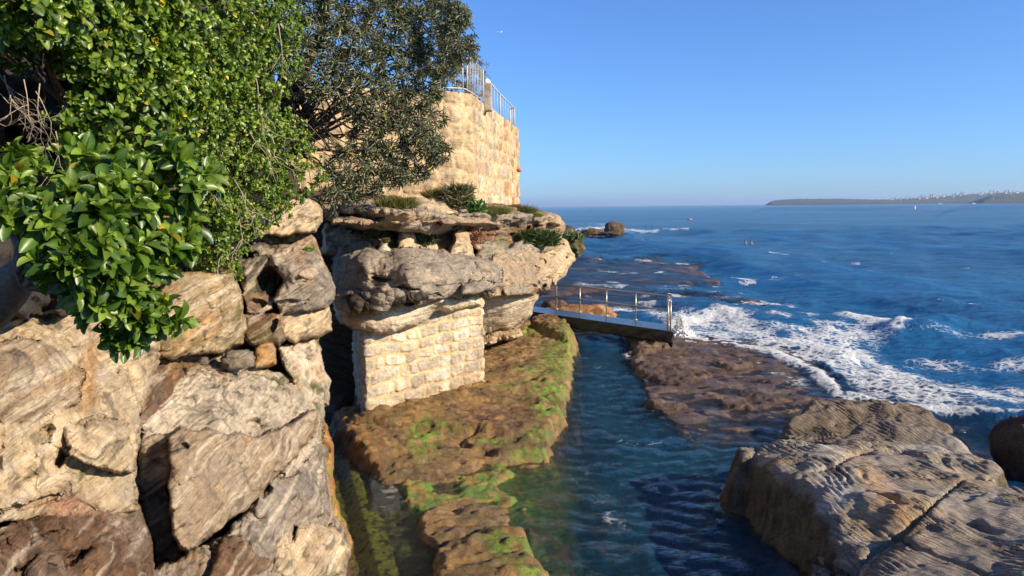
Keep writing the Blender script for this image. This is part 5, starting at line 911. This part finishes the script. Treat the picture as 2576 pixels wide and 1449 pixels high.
tuft('leafy_plant', 'small weed on the pale rock directly below the nearest shrub', 'plant', onA(118, 790)+[0, -.05, -.02], .10, .10, 230, .035, .010, [(.12, .16, .03), (.08, .12, .03)], 'obovate', M_leaf, .8)
tuft('leafy_plant', 'green weed on the rocks beyond the honeycombed cliff end', 'plant', P(1430, 612, 45)+[0, -.6, .2], .8, .3, 400, .35, .05, [(.07, .11, .03)], 'lance', M_bank, .8)
bh = empty('garden_bush', P(1160, 215, 26), 'dark bush behind the steel bar railing', 'shrub'); cl = [(*P(1140, 200, 26), .7), (*P(1180, 190, 26.5), .6), (*P(1195, 215, 26.5), .5), (*P(1120, 215, 26), .5)]
p, a = shell(cl, 22, g); V, Fc, C = rosettes(p, a, 8, .16, leaf_t(3, 'lance'), .14, BK, g); build('foliage', V, Fc, M_bank, bh, col=C)
# fallen leaves
for i, (x, y, lb) in enumerate([(38, 808, 'single orange fallen leaf on the pale rock at the left edge')]):
    c = onA(x, y)+[0, -.02, .02]; V, Fc, C = leaves(np.array([c, c]), np.array([[.8, .1, .2], [-.7, .2, .25]]), np.array([[0., -.5, 1], [0., -.6, 1]]), np.array([.06, .05]), np.array([.022, .02]), np.array([(.40, .10, .03)]*2), leaf_t(4)); tag(build('fallen_leaf', V, Fc, M_bank, col=C, origin=c), lb, 'leaf')
pts = []
for _ in range(260):
    x, y = g.normal(560, 90), g.normal(940, 14); 
    if 380 < x < 800 and 915 < y < 1100: pts.append(onA(x, y)+[0, -.01, .012])
pts = np.array(pts); m_ = len(pts); d = g.normal(size=(m_, 3)); d[:, 2] *= .2
V, Fc, C = leaves(pts, d, np.tile([0, -.6, 1.], (m_, 1))+g.normal(0, .3, (m_, 3)), g.uniform(.02, .06, m_), np.full(m_, .006), np.array([(.10, .05, .025), (.18, .09, .04), (.05, .035, .02)])[g.integers(0, 3, m_)], leaf_t(3))
tag(build('leaf_litter', V, Fc, M_bank, col=C), kind='stuff')

# clay pot on the ledge
pc = onB(965, 640)+np.array([0, -.02, -.05]); pot = empty('clay_pot', pc, 'squat ribbed pale clay pot standing on the bulging cliff under the slab', 'pot')
m = MB(); pf = [(.001, 0), (.11, 0), (.155, .03), (.165, .06), (.15, .075), (.145, .085), (.125, .10), (.12, .115), (.095, .13), (.088, .145), (.075, .16), (.07, .185), (.085, .20), (.09, .21), (.075, .21), (.06, .19), (.001, .185)]; m.lathe(pc, [(r_, z_) for r_, z_ in pf], 28); m.build('pot_body', plain('pale_clay', (.40, .35, .27), .8, 0, .25, 20, .004), pot, True)
tuft('potted_plant', 'small succulent with dry leaves growing out of the ribbed clay pot', 'plant', pc+[0, 0, .2], .09, .08, 90, .08, .014, [(.12, .13, .04), (.22, .10, .05), (.09, .11, .03)], 'obovate', M_bank, .8)

# ------------------------------------------------------------------ far shore
def farland(name, prof, Y, depth_, base_y, col, seed):
    xs = np.arange(prof[0][0], prof[-1][0], 1.5); top = np.interp(xs, [p[0] for p in prof], [p[1] for p in prof]); rows = 14; V = []
    for k in range(rows):
        t = k/(rows-1); yy = Y+depth_*max(0, (t-.25)/.75)**1.2; q = P(xs, top, yy); zt_ = q[:, 2]*0+P(xs, top, Y+depth_)[:, 2]; zz = zt_*(ss(0, .45, t)*.55+.45*ss(.2, 1, t)) if k else zt_*0-3
        q = P(xs, np.full(len(xs), 500.), yy); q[:, 2] = zz+fbm(np.stack([xs*.15, xs*0+k*.6, xs*0], -1), 3, seed)*2.5*(0 < k < rows-1)+.8*fbm(np.stack([xs*.5, xs*0, xs*0], -1), 2, seed)*(k == rows-1); V.append(q)
    V.append(V[-1]+[0, 300, -60]); V = np.array(V); C = np.zeros(V.shape)+np.array(col); t = fbm(V*.02, 4, seed); C = mixc(C, (.07, .085, .05), ss(0, .5, t)); C[:4] = mixc(C[:4], (.05, .05, .05), np.full(C[:4].shape[:2], .7))
    Fc = gridfaces(np.ones(V.shape[:2], bool))[:, ::-1]; return tag(build(name, V.reshape(-1, 3), Fc, M_soil2, col=C.reshape(-1, 3)), kind='structure'), V
n = N('scrub_headland'); at = n.n('Attribute', attribute_name='Col'); p_ = n.n('BsdfPrincipled'); n.set(p_.inputs['Base Color'], at.outputs[0]); p_.inputs['Roughness'].default_value = .95; M_soil2 = n.surf(p_.outputs[0])
prof = [(1937, 515), (1940, 506.5), (1957, 503.3), (2004, 500.5), (2120, 500), (2190, 502), (2240, 502), (2316, 497.7), (2414, 490.7), (2499, 485), (2576, 482.8), (2720, 478), (2900, 480)]
_, VH = farland('far_headland', prof, 3300, 500, 0, (.040, .055, .045), 3)
farland('near_headland', [(2470, 510), (2476, 500), (2490, 492), (2530, 488), (2580, 487), (2700, 484), (2900, 480)], 2500, 250, 0, (.035, .045, .022), 9)
Mw = [plain('rendered_wall', (.62, .60, .55), .8), plain('cream_wall', (.50, .44, .35), .8), plain('brick_wall', (.30, .17, .12), .8)]; Mr = [plain('tile_roof', (.20, .09, .06), .8), plain('slate_roof', (.09, .09, .10), .8)]; Mg = plain('dark_glass', (.03, .04, .05), .1)
r_ = np.random.default_rng(99); seen = []
for i in range(58):
    x = r_.uniform(2236, 2560); tt = r_.integers(7, 14); j = int((x-1937)/1.5); b = VH[tt, j].copy()
    if any(abs(x-q[0]) < 5 and abs(b[2]-q[1]) < 7 for q in seen): continue
    seen.append((x, b[2])); w_, d_, h_ = r_.uniform(6, 13), r_.uniform(5, 7), r_.uniform(3, 7)*(2.2 if r_.random() < .12 else 1)
    ho = empty('house', b, 'tiny pale house on the slope of the distant headland', 'house', 'houses on the distant headland'); m = MB(); m.box(b+[0, 0, h_/2], (w_/2, d_/2, h_/2+1)); m.build('wall', Mw[r_.choice([0, 0, 1, 1, 2])], ho)
    m = MB(); hw, hd, z0, z1 = w_/2+.5, d_/2+.5, h_+1.0, h_+3.2; m.add([b+q for q in [(-hw, -hd, z0), (hw, -hd, z0), (hw, hd, z0), (-hw, hd, z0), (-hw*.6, 0, z1), (hw*.6, 0, z1)]], [(0, 1, 5, 4), (1, 2, 5), (2, 3, 4, 5), (3, 0, 4), (3, 2, 1, 0)]); m.build('roof', Mr[r_.integers(0, 2)], ho)
    for xx in (-w_*.25, w_*.25): m = MB(); m.box(b+[xx, -d_/2-.06, h_*.55], (.9, .08, .8)); m.build('window', Mg, ho)
for x, hh in [(2282, 13), (2317, 17), (2341, 18), (2404, 14), (2418, 19), (2498, 15), (2536, 15)]:
    b = VH[13, int((x-1937)/1.5)]; tr_ = empty('pine_tree', b, 'conical pine tree on the skyline of the distant headland', 'tree', 'pines on the distant headland'); m = MB(); m.tube([b-[0, 0, 2], b+[0, 0, hh*.9]], [.5, .2], 6); m.build('trunk', M_bark, tr_)
    m = MB(); [m.lathe(b, [(.3, hh*(.15+k*.17)+.6), (hh*.26*(1-k*.19), hh*(.15+k*.17)), (.2, hh*(.15+k*.17)+hh*.26)], 9) for k in range(5)]; m.build('crown', plain('pine_green', (.03, .045, .025), .9), tr_)
# buoy, boats, swimmers, plane
def at_sea(x, y): return PZ(x, y, 0.0)
b = at_sea(2301, 526.5); bu = empty('marker_buoy', b, 'slim white and yellow marker buoy far out on the water', 'buoy'); m = MB(); m.lathe(b, [(.01, -.5), (.75, -.4), (.75, .35), (.3, .6), (.01, .6)], 16); m.build('float', plain('buoy_yellow', (.6, .42, .06), .5), bu, True); m = MB(); m.lathe(b, [(.42, .5), (.36, 2.3), (.2, 2.6), (.01, 2.6)], 14); m.build('tower', plain('buoy_white', (.8, .8, .78), .5), bu, True)
Msk, Mdk, Mor = plain('skin', (.35, .2, .13), .5), plain('wetsuit', (.02, .02, .025), .4), plain('orange_float', (.75, .13, .04), .5)
def swimmer(x, y, label, hair=(.03, .02, .015), sz=1.0):
    b = at_sea(x, y)+np.array([0, 0, .05]); o = empty('person', b, label, 'person', None); m = MB()
    m.lathe(b, [(.01, -.35), (.20*sz, -.33), (.21*sz, -.12), (.16*sz, -.03), (.07, .02), (.06, .07), (.085, .12), (.10, .19), (.095, .26), (.06, .32), (.01, .34)], 16); m.build('body', Msk if sz < 1.05 else Mdk, o, True)
    m = MB(); m.lathe(b+[0, .015, .0], [(.108, .20), (.106, .27), (.07, .335), (.01, .355)], 16); m.build('hair', plain('hair', hair, .6), o, True)
swimmer(1875, 612, 'left one of the two swimmers side by side with heads above the sea'); swimmer(1890, 612.5, 'right one of the two swimmers side by side with heads above the sea', (.06, .03, .02))
swimmer(1625, 572, 'left dark wetsuit swimmer in the surf right of the rounded sea boulder', sz=1.1); swimmer(1640, 571, 'right dark wetsuit swimmer in the surf right of the rounded sea boulder', sz=1.1)
for x, y, s_, lb in [(1735, 553.5, 2.3, 'orange swim float drifting far out beyond the sea boulder'), (1606, 612.5, .7, 'small orange swim float near the surf below the sea boulder')]:
    b = at_sea(x, y); m = MB(); m.lathe(b, [(.01, -.1*s_), (.3*s_, -.08*s_), (.38*s_, .05*s_), (.28*s_, .17*s_), (.01, .2*s_)], 16); o = m.build('swim_float', Mor, None, True); tag(o, lb, 'float')
for x, y, lb in [(2365, 511.5, 'white motor boat under the distant houses, left of the two boats'), (2450, 510.8, 'white motor boat close to the dark near headland')]:
    b = at_sea(x, y) if False else P(x, y, 2300); b[2] = 0; bo = empty('motor_boat', b, lb, 'boat'); m = MB(); m.add([b+q for q in [(-6, -1.5, 1.2), (5, -1.5, 1.4), (8, 0, 2), (5, 1.5, 1.4), (-6, 1.5, 1.2), (-5.5, -1, -.4), (5, -.9, -.4), (5, .9, -.4), (-5.5, 1, -.4)]], [(0, 1, 2, 3, 4)[::-1], (0, 5, 6, 1), (1, 6, 2), (2, 6, 7), (2, 7, 3), (3, 7, 8, 4), (4, 8, 5, 0), (5, 8, 7, 6)]); m.build('hull', plain('boat_white', (.8, .8, .8), .3), bo); m = MB(); m.box(b+[-.5, 0, 2.2], (2.2, 1.1, .9)); m.build('cabin', plain('boat_cabin', (.6, .6, .6), .3), bo)
c = P(1255, 81, 3500); ap = empty('airplane', c, 'tiny white airliner high in the clear blue sky', 'airplane'); Mp = plain('plane_white', (.85, .85, .85), .35); m = MB(); m.tube([c+[-14, 0, -.3], c+[-12, 0, 0], c+[-5, 0, .2], c+[6, 0, .4], c+[12, 0, .8], c+[15, 0, 1.2]], [.4, 1.6, 1.9, 1.9, 1.1, .3], 12); m.build('fuselage', Mp, ap, True)
for s_ in (-1, 1): m = MB(); m.add([c+q for q in [(-3, 0, -.4), (3, 0, -.4), (6, 14*s_, .9), (4, 14*s_, .9), (-3, 0, 0), (3, 0, 0), (6, 14*s_, 1.1), (4, 14*s_, 1.1)]], [(0, 1, 2, 3), (7, 6, 5, 4), (0, 4, 5, 1), (1, 5, 6, 2), (2, 6, 7, 3), (3, 7, 4, 0)]); m.build('wing', Mp, ap)
m = MB(); m.add([c+q for q in [(10, -.2, 1), (14, -.2, 1.2), (15.5, -.2, 5.5), (13.5, -.2, 5.5), (10, .2, 1), (14, .2, 1.2), (15.5, .2, 5.5), (13.5, .2, 5.5)]], [(0, 1, 2, 3), (7, 6, 5, 4), (0, 4, 5, 1), (1, 5, 6, 2), (2, 6, 7, 3), (3, 7, 4, 0)]); m.build('tail_fin', Mp, ap)

# ------------------------------------------------------------------ air over the sea
m = MB(); m.box((0, 14000, 60), (16000, 16000, 66)); n = N('sea_air'); pv = n.n('VolumePrincipled'); pv.inputs['Color'].default_value = (.55, .74, 1, 1); pv.inputs['Density'].default_value = .0001; pv.inputs['Anisotropy'].default_value = .2
n.t.links.new(pv.outputs[0], n.out.inputs['Volume']); hz = m.build('haze', n.m); hz['kind'] = 'stuff'
